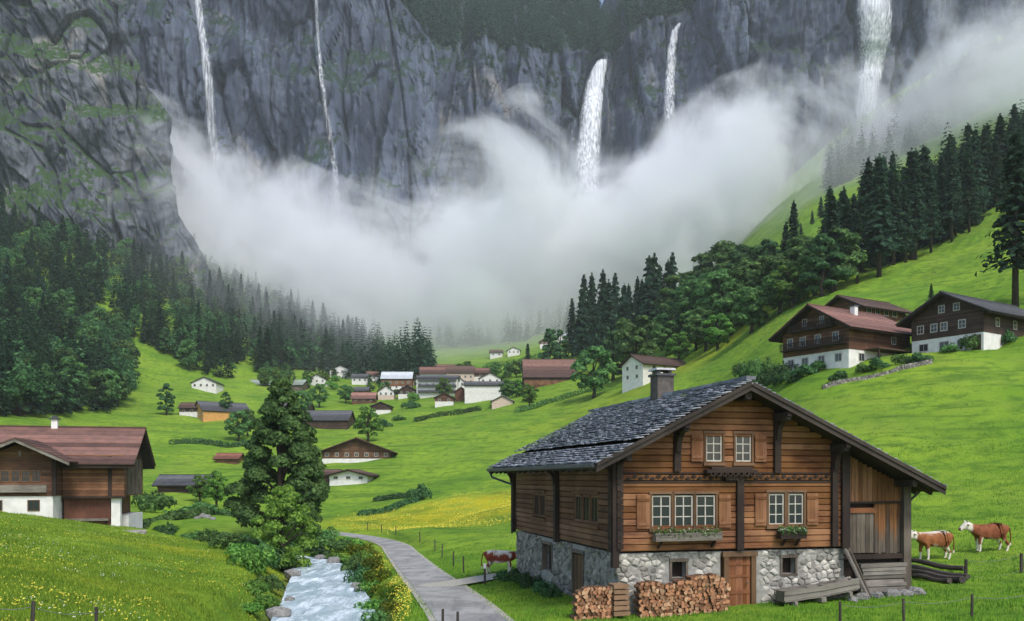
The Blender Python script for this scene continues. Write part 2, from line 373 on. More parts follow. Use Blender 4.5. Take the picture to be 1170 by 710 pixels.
yl = t.mul(at_, t.remap(t.mul(n3, t.mul(n2, .6), 'ADD'), .55, .95))
k = t.mix(yl, k, (.5, .4, .015))
k = t.mix(t.mul(atb, t.remap(n2, .3, .6)), k, (.12, .10, .06))
M['grass'] = t.done(k, .9, t.bump(t.mul(n3, n2, 'ADD'), .6, .25), .1)
gme = mesh_from('ground', gv, gf, M['grass'], smooth=True)
X_, Y_, Z_ = gv.T
def blob(x0, y0, rx, ry, rot=0):
    c, s = math.cos(rot), math.sin(rot); dx, dy = X_-x0, Y_-y0
    return np.clip(1.3-np.hypot((dx*c+dy*s)/rx, (-dx*s+dy*c)/ry), 0, 1)
yel = np.maximum.reduce([blob(-6, 121, 19, 19)*.9, blob(4, 112, 10, 7)*.9, blob(-16, 34, 9, 5)*.5, blob(-19, 57, 11, 4)*.5, blob(-12, 50, 4, 5)*.4, blob(60, 240, 50, 18)*.35])
yel *= np.clip(.75+1.4*fbm(X_*.12, Y_*.25, 2, 3), 0, 1)
dr, _, hw_ = along(RIVER, X_, Y_)
bare = np.clip(1-(dr-hw_)/1.2, 0, 1)
for nm, arr in (('yellow', yel), ('bare', bare)):
    a = gme.attributes.new(nm, 'FLOAT', 'POINT'); a.data.foreach_set('value', arr.astype(np.float32))
tag(link('ground', gme), kind='structure')

def strip(name, P, m, dz, mul=1.0, nacross=6, wav=0):
    V = []; Fs = []
    for k in range(len(P)):
        a = P[max(k-1, 0)]; b = P[min(k+1, len(P)-1)]; d = np.array([b[0]-a[0], b[1]-a[1]]); d /= np.linalg.norm(d); n = np.array([d[1], -d[0]])
        for j in range(nacross+1):
            q = P[k][:2]+n*P[k][3]*mul*(2*j/nacross-1)
            z = P[k][2]+dz+(wav*float(fbm(q[0]*.9, q[1]*.5, 1, 3)) if wav else 0)
            V.append((q[0], q[1], z))
    na = nacross+1
    for k in range(len(P)-1):
        for j in range(nacross): Fs.append((k*na+j, k*na+j+1, (k+1)*na+j+1, (k+1)*na+j))
    return tag(link(name, mesh_from(name, V, Fs, m, smooth=True)), kind='structure')
t = NT('road asphalt'); co = t.co(); n = t.noise(co, 14, 6, .7); n2 = t.noise(co, .5, 4, .6)
n3 = t.noise(t.scaled(co, (1.2, .25, 1)), 1.2, 5, .65, .5); k = t.mix(t.remap(n2, .4, .62), (.19, .19, .18), (.30, .295, .28)); k = t.mix(t.mul(t.remap(n3, .5, .68), .6), k, (.10, .103, .107)); k = t.mix(t.mul(t.remap(n, .45, .7), .45), k, (.36, .355, .34))
M['asphalt'] = t.done(k, .9, t.bump(n, .4, .02), .4)
M['verge'] = mat_plain('gravel verge', (.40, .38, .33), (.26, .25, .2), 9, .95, .6, .03)
strip('road_verge', ROAD, M['verge'], -.02, 1.13)
strip('road', ROAD, M['asphalt'], .0, .94)
strip('lane', LANE, M['verge'], -.005, 1.0)
t = NT('river water'); co = t.co()
fl = t.noise(t.scaled(co, (1.6, .42, 1)), .9, 7, .66, .45); fl2 = t.noise(co, 5, 4, .6, .5)
foam = t.remap(t.mul(fl, t.mul(fl2, .25), 'ADD'), .48, .95)
k = t.mix(foam, (.33, .44, .50), (.80, .86, .89))
M['river'] = t.done(k, t.remap(foam, 0, 1, .12, .7), t.bump(t.mul(fl, t.mul(fl2, .4), 'ADD'), .5, .15), .5)
RV2 = catmull(RIVER[::2], 6)
strip('river', RV2, M['river'], 0, 1.12, 14, .14)

# ------------------------------------------------------------------ mountains
def mat_rock(name, a, b, c, tan, green, vs):
    t = NT(name); co = t.co()
    n1 = t.noise(t.scaled(co, (1, 1, .28)), .018*vs, 7, .65, .6)
    n2 = t.noise(t.scaled(co, (1, 1, .12)), .09*vs, 7, .68, .8)
    n3 = t.noise(t.scaled(co, (1, 1, .6)), .012*vs, 4, .6, 1.0)
    vo = t.n('ShaderNodeTexVoronoi', {'Vector': t.n('ShaderNodeVectorMath', {0: t.scaled(co, (1, 1, .16)), 1: t.scaled(t.n('ShaderNodeTexNoise', {'Vector': co, 'Scale': .03*vs, 'Detail': 5}).outputs[1], (14/vs, 14/vs, 14/vs))}, operation='ADD').outputs[0], 'Scale': .022*vs}, feature='DISTANCE_TO_EDGE').outputs[0]
    k = t.mix(t.remap(n1, .36, .64), a, b)
    k = t.mix(t.mul(t.remap(n2, .46, .7), .8), k, c)
    k = t.mix(t.mul(t.remap(n3, .56, .68), .6), k, tan)
    n6 = t.noise(t.scaled(co, (1, 1, .035)), .16*vs, 6, .7, .3); k = t.mix(t.mul(t.remap(n6, .56, .74), .6), k, (.27, .285, .31)); k = t.mix(t.mul(t.remap(n6, .46, .34), .6), k, (.03, .036, .048)); k = t.mix(t.mul(t.remap(vo, .035, 0), .4), k, (.03, .034, .04))
    nz = t.n('ShaderNodeSeparateXYZ', {0: t.n('ShaderNodeNewGeometry').outputs['Normal']}).outputs[2]
    gm = t.mul(t.remap(t.mul(nz, t.mul(t.noise(co, .02*vs, 5, .6), 1.3), 'ADD'), .88, 1.15), t.remap(t.noise(co, .15*vs, 4), .3, .5))
    k = t.mix(gm, k, t.mix(n2, green, (green[0]*.45, green[1]*.5, green[2]*.6)))
    return t.done(k, .9, t.bump(t.mul(n2, n6, 'ADD'), .7, 3/vs), .2)
M['cliff'] = mat_rock('far cliff rock', (.046, .060, .092), (.118, .145, .198), (.02, .027, .042), (.28, .26, .235), (.03, .06, .035), 1)
M['cliff_near'] = mat_rock('near cliff rock', (.048, .058, .078), (.150, .162, .185), (.015, .019, .026), (.32, .30, .26), (.045, .095, .022), 2)

def grid_mesh(name, P, m, smooth=False):
    r, c = P.shape[:2]; i = np.arange((r-1)*c).reshape(r-1, c)[:, :-1].ravel()
    return tag(link(name, mesh_from(name, P.reshape(-1, 3), np.stack([i, i+1, i+c+1, i+c], 1), m, smooth=smooth)), kind='structure')
# the great wall across the head of the valley
def wall_top(px): return np.interp(px, [-200, 130, 300, 420, 455, 500, 600, 690, 715, 735, 775, 820, 860, 900, 1100, 1400], [-120, -120, -110, -60, 15, 62, 76, 74, 62, 45, 30, 8, -15, -60, -120, -160])
def wall_y(px): return np.interp(px, [-200, 100, 200, 300, 400, 450, 520, 600, 680, 700, 760, 850, 950, 1050, 1200, 1500], [880, 890, 900, 900, 905, 930, 970, 990, 1005, 1025, 1000, 965, 940, 950, 910, 830])
def wall_pt(px, t):                           # t 0 base .. 1 rim
    px = np.asarray(px, float); Y0 = wall_y(px); x = (px-CX)/F*Y0
    z0 = (HY-430)/F*Y0; z1 = (HY-wall_top(px))/F*Y0; z = z0+(z1-z0)*t
    wx, wz = x+5*fbm(x*.02, z*.008, 3, 3), z+16*fbm(x*.02, z*.01, 6, 3)
    c1, e1 = cell(wx*.019+wz*.002, 0, wz*.0030, 1); c2, e2 = cell(wx*.052-wz*.006, 1.5, wz*.0095, 4); c3, e3 = cell(wx*.15+wz*.01, 3.5, wz*.034+wx*.01, 7)
    d = 30*ridged(x*.0085, z*.0022, 1, 4, .5)+30*c1+12*c2+5*c3-8*sstep(.06, 0, e1)-2.5*sstep(.07, 0, e2)+3.5*ridged(x*.06, z*.02, 5, 4, .6)+14*fbm(x*.012, z*.015, 9, 4)
    d = d-26*np.exp(-((px-698)/9)**2)-18*np.exp(-((px-590+.1*(z-300))/14)**2)
    ledge = 10*np.sin(z*.045+3*fbm(x*.006, z*.006, 2, 2))*.5
    y = Y0-d+30+(1-t)*-55+ledge
    return x, y, z
PXc = np.linspace(-120, 1360, 1000); Tc = np.linspace(0, 1, 330)
A, B = np.meshgrid(PXc, Tc); x, y, z = wall_pt(A, B)
Pw = np.stack([x, y, z], -1)
# above the rim the mountain leans back and climbs on
rows = []
rx, ry, rz = wall_pt(PXc, np.ones_like(PXc))
for s in np.linspace(.02, 1, 50):
    back = s*420; cl = np.interp(PXc, [400, 460, 690, 706, 725, 860], [1.1, .95, .9, .8, .9, 1.1])
    rows.append(np.stack([rx*(1+.12*s), ry+back+16*fbm(rx*.02, s*6, 3, 4), rz+back*cl*(1-.25*s)+16*fbm(rx*.02, s*8, 7, 4)], -1))
Pw = np.concatenate([Pw, np.array(rows)], 0)
cl_ob = grid_mesh('cliff', Pw, M['cliff'])

# the near buttress on the left, its edge leaning back with height
def left_edge(py): return np.interp(py, [-160, -40, 0, 80, 130, 190, 250, 300, 380, 460], [75, 112, 130, 166, 194, 191, 198, 224, 262, 300])
def butt_pt(s, t, Y0=640, edge=left_edge, x_far=-700, pytop=-160, pybot=400, d0=300, seed=0):
    py = pybot+(pytop-pybot)*t
    e = edge(py); sf = np.minimum(s, 1); sb = np.maximum(s-1, 0)
    px = x_far+(e-x_far)*sf
    Y = Y0-(1-sf)*130+65*np.clip(t-.2, 0, 1)
    z = (HY-py)/F*Y0*(1+.05*(1-sf))
    x = (px-CX)/F*Y
    x = x+sb*-20-35*sb*sb; Y = Y+sb*d0
    k = 1-.5*np.exp(-((s-1)/.05)**2)
    wx, wz = x+3*fbm(x*.03+seed, z*.02, 3, 3), z+5*fbm(x*.025, z*.02+seed, 6, 3)
    c1, e1 = cell((wx+wz*.38)*.030, Y*.012, (wz-wx*.2)*.010, 2); c2, e2 = cell((wx+wz*.33)*.085, Y*.03, (wz-wx*.25)*.026, 5); c3, e3 = cell(wx*.24+wz*.09, Y*.06, wz*.09-wx*.03, 3)
    n = 10*ridged(x*.017+seed, Y*.006, z*.012, 4, .5)+20*c1+9*c2+3.4*c3-6*sstep(.07, 0, e1)-2*sstep(.08, 0, e2)+6*fbm(x*.02, seed, z*.03, 4)
    led = 6*np.sin(z*.11+4*fbm(x*.01, 3, z*.01, 2))
    return np.stack([x+np.where(s > 1, (n+led-62)*.45, (n-30)*.35*np.exp(-((s-1)/.06)**2)+5*np.exp(-((s-1)/.06)**2)), Y-np.where(s <= 1, (n+led)*k, 0)+10, z], -1)
S_, T_ = np.meshgrid(np.concatenate([np.linspace(.42, 1, 520), np.linspace(1.005, 2, 90)]), np.linspace(0, 1, 420))
grid_mesh('mountain', butt_pt(S_, T_), M['cliff_near'])
def edge2(py): return np.interp(py, [-100, 100, 170, 230, 270, 310, 360, 430], [150, 190, 214, 228, 243, 247, 290, 330])
S_, T_ = np.meshgrid(np.concatenate([np.linspace(.5, 1, 130), np.linspace(1.01, 2, 40)]), np.linspace(0, 1, 130))
grid_mesh('mountain', butt_pt(S_, T_, 880, edge2, -400, -100, 430, 120, 5), M['cliff'])

# ------------------------------------------------------------------ waterfalls
t = NT('falling water'); co = t.co()
n = t.noise(t.scaled(co, (1, 1, .07)), .55, 6, .7, .25); n2 = t.noise(t.scaled(co, (1, 1, .35)), .12, 5, .65)
k = t.mix(t.remap(n, .3, .65), (.62, .66, .70), (.86, .88, .9))
t.done(k, .85, t.bump(n, .3, .6), .1)
tr = t.n('ShaderNodeBsdfTransparent')
atw = t.n('ShaderNodeAttribute', attribute_name='solid').outputs[2]
al = t.mul(t.remap(t.mul(atw, t.mul(t.mul(n, .5, 'SUBTRACT'), 1.7), 'ADD'), .0, 1.15), t.remap(t.mul(atw, t.mul(t.mul(n2, .5, 'SUBTRACT'), 1.0), 'ADD'), -.2, .5))
mx = t.n('ShaderNodeMixShader', {0: al}); t.t.links.new(tr.outputs[0], mx.inputs[1]); t.t.links.new(t.b.outputs[0], mx.inputs[2]); t.t.links.new(mx.outputs[0], t.out.inputs[0])
M['falls'] = t.m
def wall_at(px, py):
    px = np.asarray(px, float); tt = np.clip((430-py)/(430-wall_top(px)), 0, 1); return wall_pt(px, np.broadcast_to(tt, px.shape))[1]
def waterfall(pts, dens, label):
    pts = np.array(pts, float); n = 90; s = np.linspace(0, len(pts)-1, n); q = np.array([[np.interp(v, range(len(pts)), pts[:, c]) for c in range(3)] for v in s])
    V = []; Fs = []; so_ = []; m = 17
    ww = np.array([float(np.min(wall_at(np.linspace(a-w_*.6-2, a+w_*.6+2, 7), b))) for a, b, w_ in q])
    yy = np.array([ww[max(0, k-9):k+10].min() for k in range(n)]); yy = np.convolve(np.pad(yy, 8, 'edge'), np.ones(17)/17, 'valid')-5
    yy = np.minimum(yy, ww-2)
    for k in range(n):
        Y = yy[k]; x = (q[k, 0]-CX)/F*Y; z = (HY-q[k, 1])/F*Y; hw = q[k, 2]/2/F*Y*1.25
        for j in range(m):
            a = math.pi*j/(m-1); e = 1+.22*float(pn(j*.9, k*.13, 3))
            V.append((x-math.cos(a)*hw*e+.8*float(pn(k*.13, 4, 1)), Y-math.sin(a)*(hw*.45+1)+1.6*float(pn(j*1.3, k*.1, 9)), z)); so_.append(dens*(math.sin(a)**.8*1.25-.3)*min(1, .55+k*.12)*(1-.45*(k/n)**2))
    for k in range(n-1):
        for j in range(m-1): Fs.append((k*m+j, k*m+j+1, (k+1)*m+j+1, (k+1)*m+j))
    me = mesh_from('waterfall', V, Fs, M['falls'], smooth=True)
    me.attributes.new('solid', 'FLOAT', 'POINT').data.foreach_set('value', np.array(so_, np.float32))
    o = tag(link('waterfall', me), label, 'waterfall', 'waterfalls down the cliff', 'structure')
waterfall([(225, -15, 7), (230, 30, 8), (237, 80, 10), (241, 130, 10), (245, 170, 11), (248, 240, 15)], .62, 'thin waterfall at the left, beside the dark near mountain')
waterfall([(361, -15, 3.5), (363, 40, 4), (368, 95, 5), (376, 150, 6), (382, 190, 7), (388, 250, 8)], .5, 'hair thin waterfall second from the left')
waterfall([(689, 69, 9), (685, 78, 14), (680, 95, 18), (676, 125, 21), (673, 160, 24), (670, 200, 28), (668, 260, 36)], 1.0, 'broad white waterfall plunging from the wooded rim')
waterfall([(777, 27, 4), (771, 36, 7), (767, 60, 9), (765, 100, 11), (764, 140, 12), (762, 215, 16)], .72, 'narrow waterfall just right of the broad one')
waterfall([(996, -30, 34), (997, 0, 36), (997, 35, 34), (995, 70, 28), (991, 100, 24), (985, 150, 28)], .95, 'veil like waterfall dissolving into fog at the right')

# ------------------------------------------------------------------ trees
def leaf_quads(P, Nrm, size, seed=0, flat=.5):
    g = np.random.default_rng(seed); n = len(P)
    d = g.normal(size=(n, 3)); d = d*(1-flat)+Nrm*flat*1.4; d *= np.where((d*Nrm).sum(1) < 0, -1, 1)[:, None]; d /= np.linalg.norm(d, axis=1)[:, None]
    a = np.cross(d, g.normal(size=(n, 3))); a /= np.linalg.norm(a, axis=1)[:, None]; b = np.cross(d, a)
    s = (size*g.uniform(.6, 1.35, n))[:, None]
    V = np.stack([P-a*s*.55, P-b*s*.32+d*s*.1, P+a*s*.6, P+b*s*.32+d*s*.1], 1).reshape(-1, 3)
    u = Nrm/np.maximum(np.linalg.norm(Nrm, axis=1), 1e-6)[:, None]; N = u*.72+d*.4+np.array([0, 0, .12]); leaf_quads.N = np.repeat(N/np.linalg.norm(N, axis=1)[:, None], 4, 0)
    return V, np.arange(4*n).reshape(n, 4)
NORM = {}
def setn(me, N):
    me.normals_split_custom_set_from_vertices(np.asarray(N, float).tolist()); NORM[me.name] = np.asarray(N); return me
def limb_mesh(pts, rad, n=7):
    mb = MB(); mb.tube(pts, rad, n); return mb
def broadleaf(seed, Ht, prof, W, nclump, nleaf, size, leafmat, trunk_to=.75, clump=.3):
    g = np.random.default_rng(seed); C = []; rr = []
    zs = [p[0] for p in prof]; rs = [p[1] for p in prof]
    for k in range(nclump):
        z = zs[0]+(zs[-1]-zs[0])*((k+.5)/nclump); r = np.interp(z, zs, rs)*W
        a = k*2.4+g.uniform(-.6, .6); cr = W*clump*g.uniform(.65, 1.25)*(.55+.6*r/W)
        q = max(r-cr*.7, 0)*math.sqrt(g.uniform(.25, 1)); C.append((q*math.cos(a), q*math.sin(a), z*Ht)); rr.append(cr)
    C = np.array(C); rr = np.array(rr)
    idx = g.choice(nclump, nleaf, p=rr**2/(rr**2).sum())
    d = g.normal(size=(nleaf, 3)); d /= np.linalg.norm(d, axis=1)[:, None]; d[:, 2] = np.where(d[:, 2] < -.3, -d[:, 2]*.6, d[:, 2])
    lump = 1+.35*fbm(d[:, 0]*2+idx*3.1, d[:, 1]*2, d[:, 2]*2, 2)
    rad = rr[idx]*lump*g.uniform(.5, 1, nleaf)**.45
    P = C[idx]+d*rad[:, None]*np.array([1, 1, .82]); V, Fq = leaf_quads(P, d, size, seed)
    crown = setn(mesh_from('crown', V, Fq, leafmat), leaf_quads.N)
    mb = MB(); r0 = Ht*.022+.06
    mb.tube([(0, 0, -.6), (.05*W, 0, Ht*.15), (-.04*W, .03*W, Ht*.4), (.02*W, 0, Ht*trunk_to)], [r0*1.5, r0, r0*.75, r0*.2], 8)
    for k in range(min(nclump, 9)):
        i = int(k*nclump/min(nclump, 9)); c = C[i]; z0 = max(Ht*.12, c[2]*.62)
        mb.tube([(0, 0, z0), tuple(c*[.5, .5, 1]*np.array([1, 1, .9])), tuple(c)], [r0*.5, r0*.3, r0*.1], 5)
    trunk = mesh_from('trunk', mb.V, mb.F, M['bark'], smooth=True)
    return trunk, crown
def spruce(seed, Ht, W, levels, nb, leafmat, size=.6, bare=.1):
    g = np.random.default_rng(seed); P = []; D = []
    for k in range(levels):
        t = bare+(1-bare)*(k+g.uniform(-.3, .3))/levels; r = W*((1-t)/(1-bare))**.85*g.uniform(.72, 1.12)+.12
        for j in range(max(4, int(nb*(1-.55*t)))):
            a = g.uniform(0, 6.283); rl = r*g.uniform(.7, 1.12)
            for q in np.linspace(.2, 1, 6):
                dr = -.38*rl*q**1.5+.1*rl*q
                P.append((rl*q*math.cos(a)+g.normal()*.12, rl*q*math.sin(a)+g.normal()*.12, t*Ht+dr+g.normal()*.1)); D.append((math.cos(a)*.6, math.sin(a)*.6, .75))
    for q in np.linspace(.95, 1.02, 5): P.append((0, 0, q*Ht)); D.append((1, 0, .1))
    P = np.array(P); D = np.array(D)
    V, Fq = leaf_quads(P, D, size, seed, .62)
    mb = MB(); r0 = .011*Ht+.06; mb.tube([(0, 0, -.8), (0, 0, Ht*.5), (0, 0, Ht*.98)], [r0*1.2, r0*.75, .03], 7)
    return mesh_from('trunk', mb.V, mb.F, M['bark'], smooth=True), setn(mesh_from('crown', V, Fq, leafmat), leaf_quads.N)
def joined(name, trunk, crown):
    nt = len(trunk.vertices); V = np.zeros((nt+len(crown.vertices), 3), np.float32); a = np.zeros(nt*3, np.float32); trunk.vertices.foreach_get('co', a); V[:nt] = a.reshape(-1, 3)
    b = np.zeros(len(crown.vertices)*3, np.float32); crown.vertices.foreach_get('co', b); V[nt:] = b.reshape(-1, 3)
    Fs = [tuple(p.vertices) for p in trunk.polygons]+[tuple(v+nt for v in p.vertices) for p in crown.polygons]
    N = np.zeros(nt*3, np.float32); trunk.vertices.foreach_get('normal', N)
    return setn(mesh_from(name, V, Fs, [trunk.materials[0], crown.materials[0]], [0]*len(trunk.polygons)+[1]*len(crown.polygons)), np.concatenate([N.reshape(-1, 3), NORM[crown.name]]))
ROUND = [(.18, .5), (.35, .95), (.55, 1), (.75, .82), (.92, .4)]
TALL = [(.12, .6), (.3, .95), (.5, .9), (.7, .72), (.88, .42), (.97, .15)]
PROTO = {}
PROTO['spruce'] = [spruce(20+k, 20, 3.3+.4*(k % 3), 34, 12, M['needle'], .95) for k in range(4)]
PROTO['row'] = [spruce(40+k, 22, 2.9+.35*(k % 3), 40, 11, M['needle'], .8, .22) for k in range(4)]
PROTO['oak'] = [broadleaf(60+k, 14, ROUND, 5.6, 17, 3000, .85, M['leaf_mid']) for k in range(3)]
PROTO['dark'] = [broadleaf(70+k, 15, TALL, 4.8, 17, 3000, .85, M['leaf_dark']) for k in range(3)]
PROTO['lush'] = [broadleaf(80+k, 9, ROUND, 3.6, 15, 3200, .5, M['leaf_lush']) for k in range(2)]
SOLO = {k: [joined(k, *p) for p in v] for k, v in PROTO.items()}
KIND = {'spruce': ('spruce_tree', 'spruce'), 'row': ('spruce_tree', 'spruce'), 'oak': ('broadleaf_tree', 'tree'), 'dark': ('broadleaf_tree', 'tree'), 'lush': ('broadleaf_tree', 'tree')}
def tree(kind, pos, height, label, group=None, wide=1.0, parts=None, i=None):
    pr = PROTO[kind]; i = rnd.randrange(len(pr)) if i is None else i
    base = {'spruce': 20, 'row': 22, 'oak': 14, 'dark': 15, 'lush': 9}[kind]; s = height/base
    nm, cat = KIND[kind]; p = Vector(pos); scl = (s*wide, s*wide, s); rz = rnd.uniform(0, 6.28)
    if parts is None: parts = height/p.y*F > 40
    if parts:
        e = tag(empty(nm, p, rz), label, cat, group); e.scale = scl
        link('trunk', pr[i][0], e); link('crown', pr[i][1], e); return e
    o = link(nm, SOLO[kind][i], None, p, (0, 0, rz), scl); return tag(o, label, cat, group)
TREES = []
def ok_gap(x, y, gap):
    for a, b in TREES:
        if (a-x)**2+(b-y)**2 < gap*gap: return False
    TREES.append((x, y)); return True
# left forest: spruces high up, round broadleaf crowns along its foot
nsp = nbl = 0
for _ in range(16000):
    px = rnd.uniform(-60, 408); Y = math.exp(rnd.uniform(math.log(205), math.log(720)))
    x = (px-CX)/F*Y; z = float(base_h(x, Y)); py = HY-z/Y*F
    foot = np.interp(px, [-60, 0, 60, 130, 148, 160, 225, 240, 300, 400], [470, 476, 476, 470, 462, 400, 432, 436, 428, 420])
    if py > foot: continue
    top = np.interp(px, [-60, 40, 100, 200, 225, 300, 400], [195, 215, 252, 288, 306, 338, 368])
    if py < top: continue
    if 146 < px < 226 and py > 388+max(0, (px-155))*.62 and Y > 380: continue
    if nsp+nbl > 600: break
    h = (py-top)/(foot-top)              # 0 upper edge .. 1 foot of the slope
    broad = rnd.random() < (.75 if h > .55 and px < 150 else .2+.35*(pn(px*.02, py*.03, 4) > .05)) and not (px > 235 and py > 372 and rnd.random() < .7)
    if not ok_gap(x, Y, 7.0 if not broad else 8): continue
    if broad:
        if nbl >= 240: continue
        nbl += 1; kd = rnd.choice(['oak', 'dark', 'dark']); tree(kd, (x, Y, z), rnd.uniform(10, 17), 'rounded broadleaf tree in the dark left hillside forest', 'broadleaf trees of the left forest', rnd.uniform(.85, 1.15))
    else:
        if nsp >= 190: continue
        nsp += 1; tree('spruce', (x, Y, z), rnd.uniform(15, 27), 'dark pointed spruce in the left hillside forest', 'spruces of the left forest', rnd.uniform(.8, 1.05))
print('left forest', nsp, nbl)
# spruce row on the right slope
k = 0
for _ in range(4000):
    px = rnd.uniform(945, 1260); Y = rnd.uniform(172, 300); x = (px-CX)/F*Y; z = float(base_h(x, Y)); py = HY-z/Y*F
    low = np.interp(px, [945, 1000, 1100, 1160, 1260], [348, 322, 272, 228, 190]); hi = np.interp(px, [945, 1000, 1100, 1170, 1260], [300, 270, 228, 195, 150])
    if not (hi < py < low) or k > 98: continue
    if not ok_gap(x, Y, 4.5): continue
    k += 1; tree('row', (x, Y, z), rnd.uniform(19, 28)*(.85 if px < 985 else 1), 'tall dark spruce in the dense row above the right hand chalets', 'spruces on the right slope', rnd.uniform(1.0, 1.35))
print('right row', k)
e = tree('row', at(1160, 128), 25, 'large dark spruce standing alone at the right edge above the meadow', None, 1.25, i=1)
tree('spruce', at(1064, 150), 2.6, 'tiny lone young spruce on the open right hand slope', None, 1.2)
# broadleaf grove and conifers on the right hand ridge
grove = [(778, 300, 20, 'dark'), (800, 290, 21, 'oak'), (822, 345, 27, 'oak'), (826, 262, 19, 'oak'), (848, 290, 22, 'dark'), (806, 250, 13, 'oak'), (835, 245, 15, 'oak'), (862, 250, 17, 'oak'), (878, 265, 18, 'dark'), (858, 215, 12, 'oak'), (885, 230, 15, 'oak'), (762, 290, 12, 'oak'), (776, 262, 9, 'lush'), (820, 235, 10, 'lush'), (795, 265, 11, 'oak'), (898, 235, 20, 'spruce'), (907, 245, 23, 'spruce'), (918, 215, 15, 'oak'), (930, 205, 14, 'oak'), (940, 195, 14, 'dark'), (952, 198, 15, 'oak'), (786, 345, 24, 'oak'), (770, 350, 21, 'spruce'), (806, 330, 24, 'dark'), (838, 320, 23, 'oak'), (792, 320, 22, 'dark'), (815, 300, 19, 'oak'), (870, 285, 18, 'oak'), (846, 350, 19, 'oak'), (892, 212, 11, 'oak'), (905, 205, 11, 'lush'), (770, 315, 17, 'oak'), (756, 325, 13, 'oak')]
for i, (px, Y, h, kd) in enumerate(grove):
    tree(kd, at(px, Y), h, 'spruce at the edge of the grove on the right hand ridge' if kd == 'spruce' else 'leafy tree in the grove on the right hand ridge', 'trees of the ridge grove', 1.0 if kd == 'spruce' else 1.3)
for i in range(17):
    px = 655+i*7+rnd.uniform(-4, 4); Y = rnd.uniform(390, 450)-i*3
    tree('spruce', at(px, Y), rnd.uniform(27, 39), 'hazy spruce in the line above the white walled house', 'spruces above the white house', 1.05)
for px, Y, h, kd, lb in [(678, 272, 17, 'oak', 'broad leafy tree left of the white walled house'), (727, 285, 20, 'oak', 'tall leafy tree right behind the white walled house'), (700, 300, 17, 'dark', 'dark leafy tree between two lighter ones near the white walled house'), (628, 400, 19, 'dark', 'dark upright tree above the big red brown barn'), (640, 420, 16, 'dark', 'smaller dark tree beside the upright one above the barn'), (603, 400, 15, 'spruce', 'lone spruce between village and the hillside houses'), (507, 372, 9, 'lush', 'bushy tree in the middle of the village'), (420, 262, 11, 'lush', 'bright leafy tree behind the rust roofed chalet'), (228, 150, 5, 'lush', 'small rounded tree beyond the dark roofed barn'), (247, 140, 6, 'lush', 'leafy tree right of the dark roofed barn'), (190, 330, 12, 'dark', 'tree at the foot of the bright grass slope on the left'), (350, 120, 5, 'lush', 'leafy tree half hidden behind the big riverside tree'), (272, 275, 10, 'oak', 'rounded tree at the ochre gabled house'), (283, 285, 9, 'oak', 'tree just right of the ochre gabled house'), (312, 330, 10, 'oak', 'tree before the long pale roof'), (258, 335, 10, 'dark', 'dark tree before the white upper house'), (345, 350, 10, 'oak', 'tree left of the village houses'), (365, 380, 11, 'oak', 'tree before the brown roofed village house'), (395, 395, 9, 'oak', 'tree right of the brown roofed village house'), (590, 330, 7, 'lush', 'bushy tree between the pink house and the barn'), (605, 310, 6, 'oak', 'low tree left of the barn')]:
    tree(kd, at(px, Y), h, lb, None, 1.1)
# hazy tree clumps on the spurs behind the village
# far woods that read as one mass
def low_spruce(seed):
    g = np.random.default_rng(seed); P = []; D = []
    for k in range(17):
        t = .08+.9*k/17; r = .17*(1-t)**.85*g.uniform(.75, 1.15)+.006
        for j in range(max(4, int(8*(1-.5*t)))):
            a = g.uniform(0, 6.283)
            for q in (.35, .7, 1.0): P.append((r*q*math.cos(a), r*q*math.sin(a), t-.35*r*q)); D.append((math.cos(a)*.6, math.sin(a)*.6, .75))
    P = np.array(P); D = np.array(D); s = .075*(1.15-P[:, 2])
    V, Fq = leaf_quads(P, D, 1.0, seed, .62); c = np.repeat(P, 4, 0); return c+(V-c)*np.repeat(s, 4)[:, None], leaf_quads.N
def low_round(seed):
    g = np.random.default_rng(seed); C = g.normal(size=(9, 3))*[.16, .16, .17]+[0, 0, .55]; i = g.integers(0, 9, 330); d = g.normal(size=(330, 3)); d /= np.linalg.norm(d, axis=1)[:, None]; d[:, 2] = np.where(d[:, 2] < -.2, -d[:, 2], d[:, 2])
    P = C[i]+d*.21*(g.uniform(.5, 1, 330)**.5)[:, None]; return leaf_quads(P, d, .085, seed)[0], leaf_quads.N
LOWS = [low_spruce(90+k) for k in range(4)]; LOWR = [low_round(95+k) for k in range(4)]
def wood_mass(name, pts, hs, label, seed=0, kinds=None, mat='needle'):
    Vs = []; Ns = []
    for p, h in zip(pts, hs):
        a = rnd.uniform(0, 6.28); c, s = math.cos(a), math.sin(a); q, qn = rnd.choice(kinds or LOWS); q = q*h*np.array([1.1, 1.1, 1])*rnd.uniform(.85, 1.2); Ns.append(np.stack([qn[:, 0]*c-qn[:, 1]*s, qn[:, 0]*s+qn[:, 1]*c, qn[:, 2]], 1)); Vs.append(np.stack([q[:, 0]*c-q[:, 1]*s, q[:, 0]*s+q[:, 1]*c, q[:, 2]], 1)+np.array(p))
    V = np.concatenate(Vs); tag(link(name, setn(mesh_from(name, V, np.arange(len(V)).reshape(-1, 4), M[mat]), np.concatenate(Ns))), label, 'forest', None, 'stuff')
pts = []; hs = []
nrow = len(rows); RW = np.array(rows)
for _ in range(1500):
    px = rnd.uniform(440, 905); j = int(np.argmin(abs(PXc-px))); r = int(rnd.random()**1.4*(nrow-8))
    if 692 < px < 722 and r > 16: continue
    pts.append(RW[r, j]-np.array([0, 0, 3])); hs.append(rnd.uniform(22, 38))
for _ in range(420):                          # trees clinging to ledges under the rim
    px = rnd.uniform(450, 880); tt = 1-abs(rnd.gauss(0, .09)); x, y, z = wall_pt(np.array([px]), np.array([tt])); pts.append((x[0], y[0]+3, z[0]-6)); hs.append(rnd.uniform(12, 24))
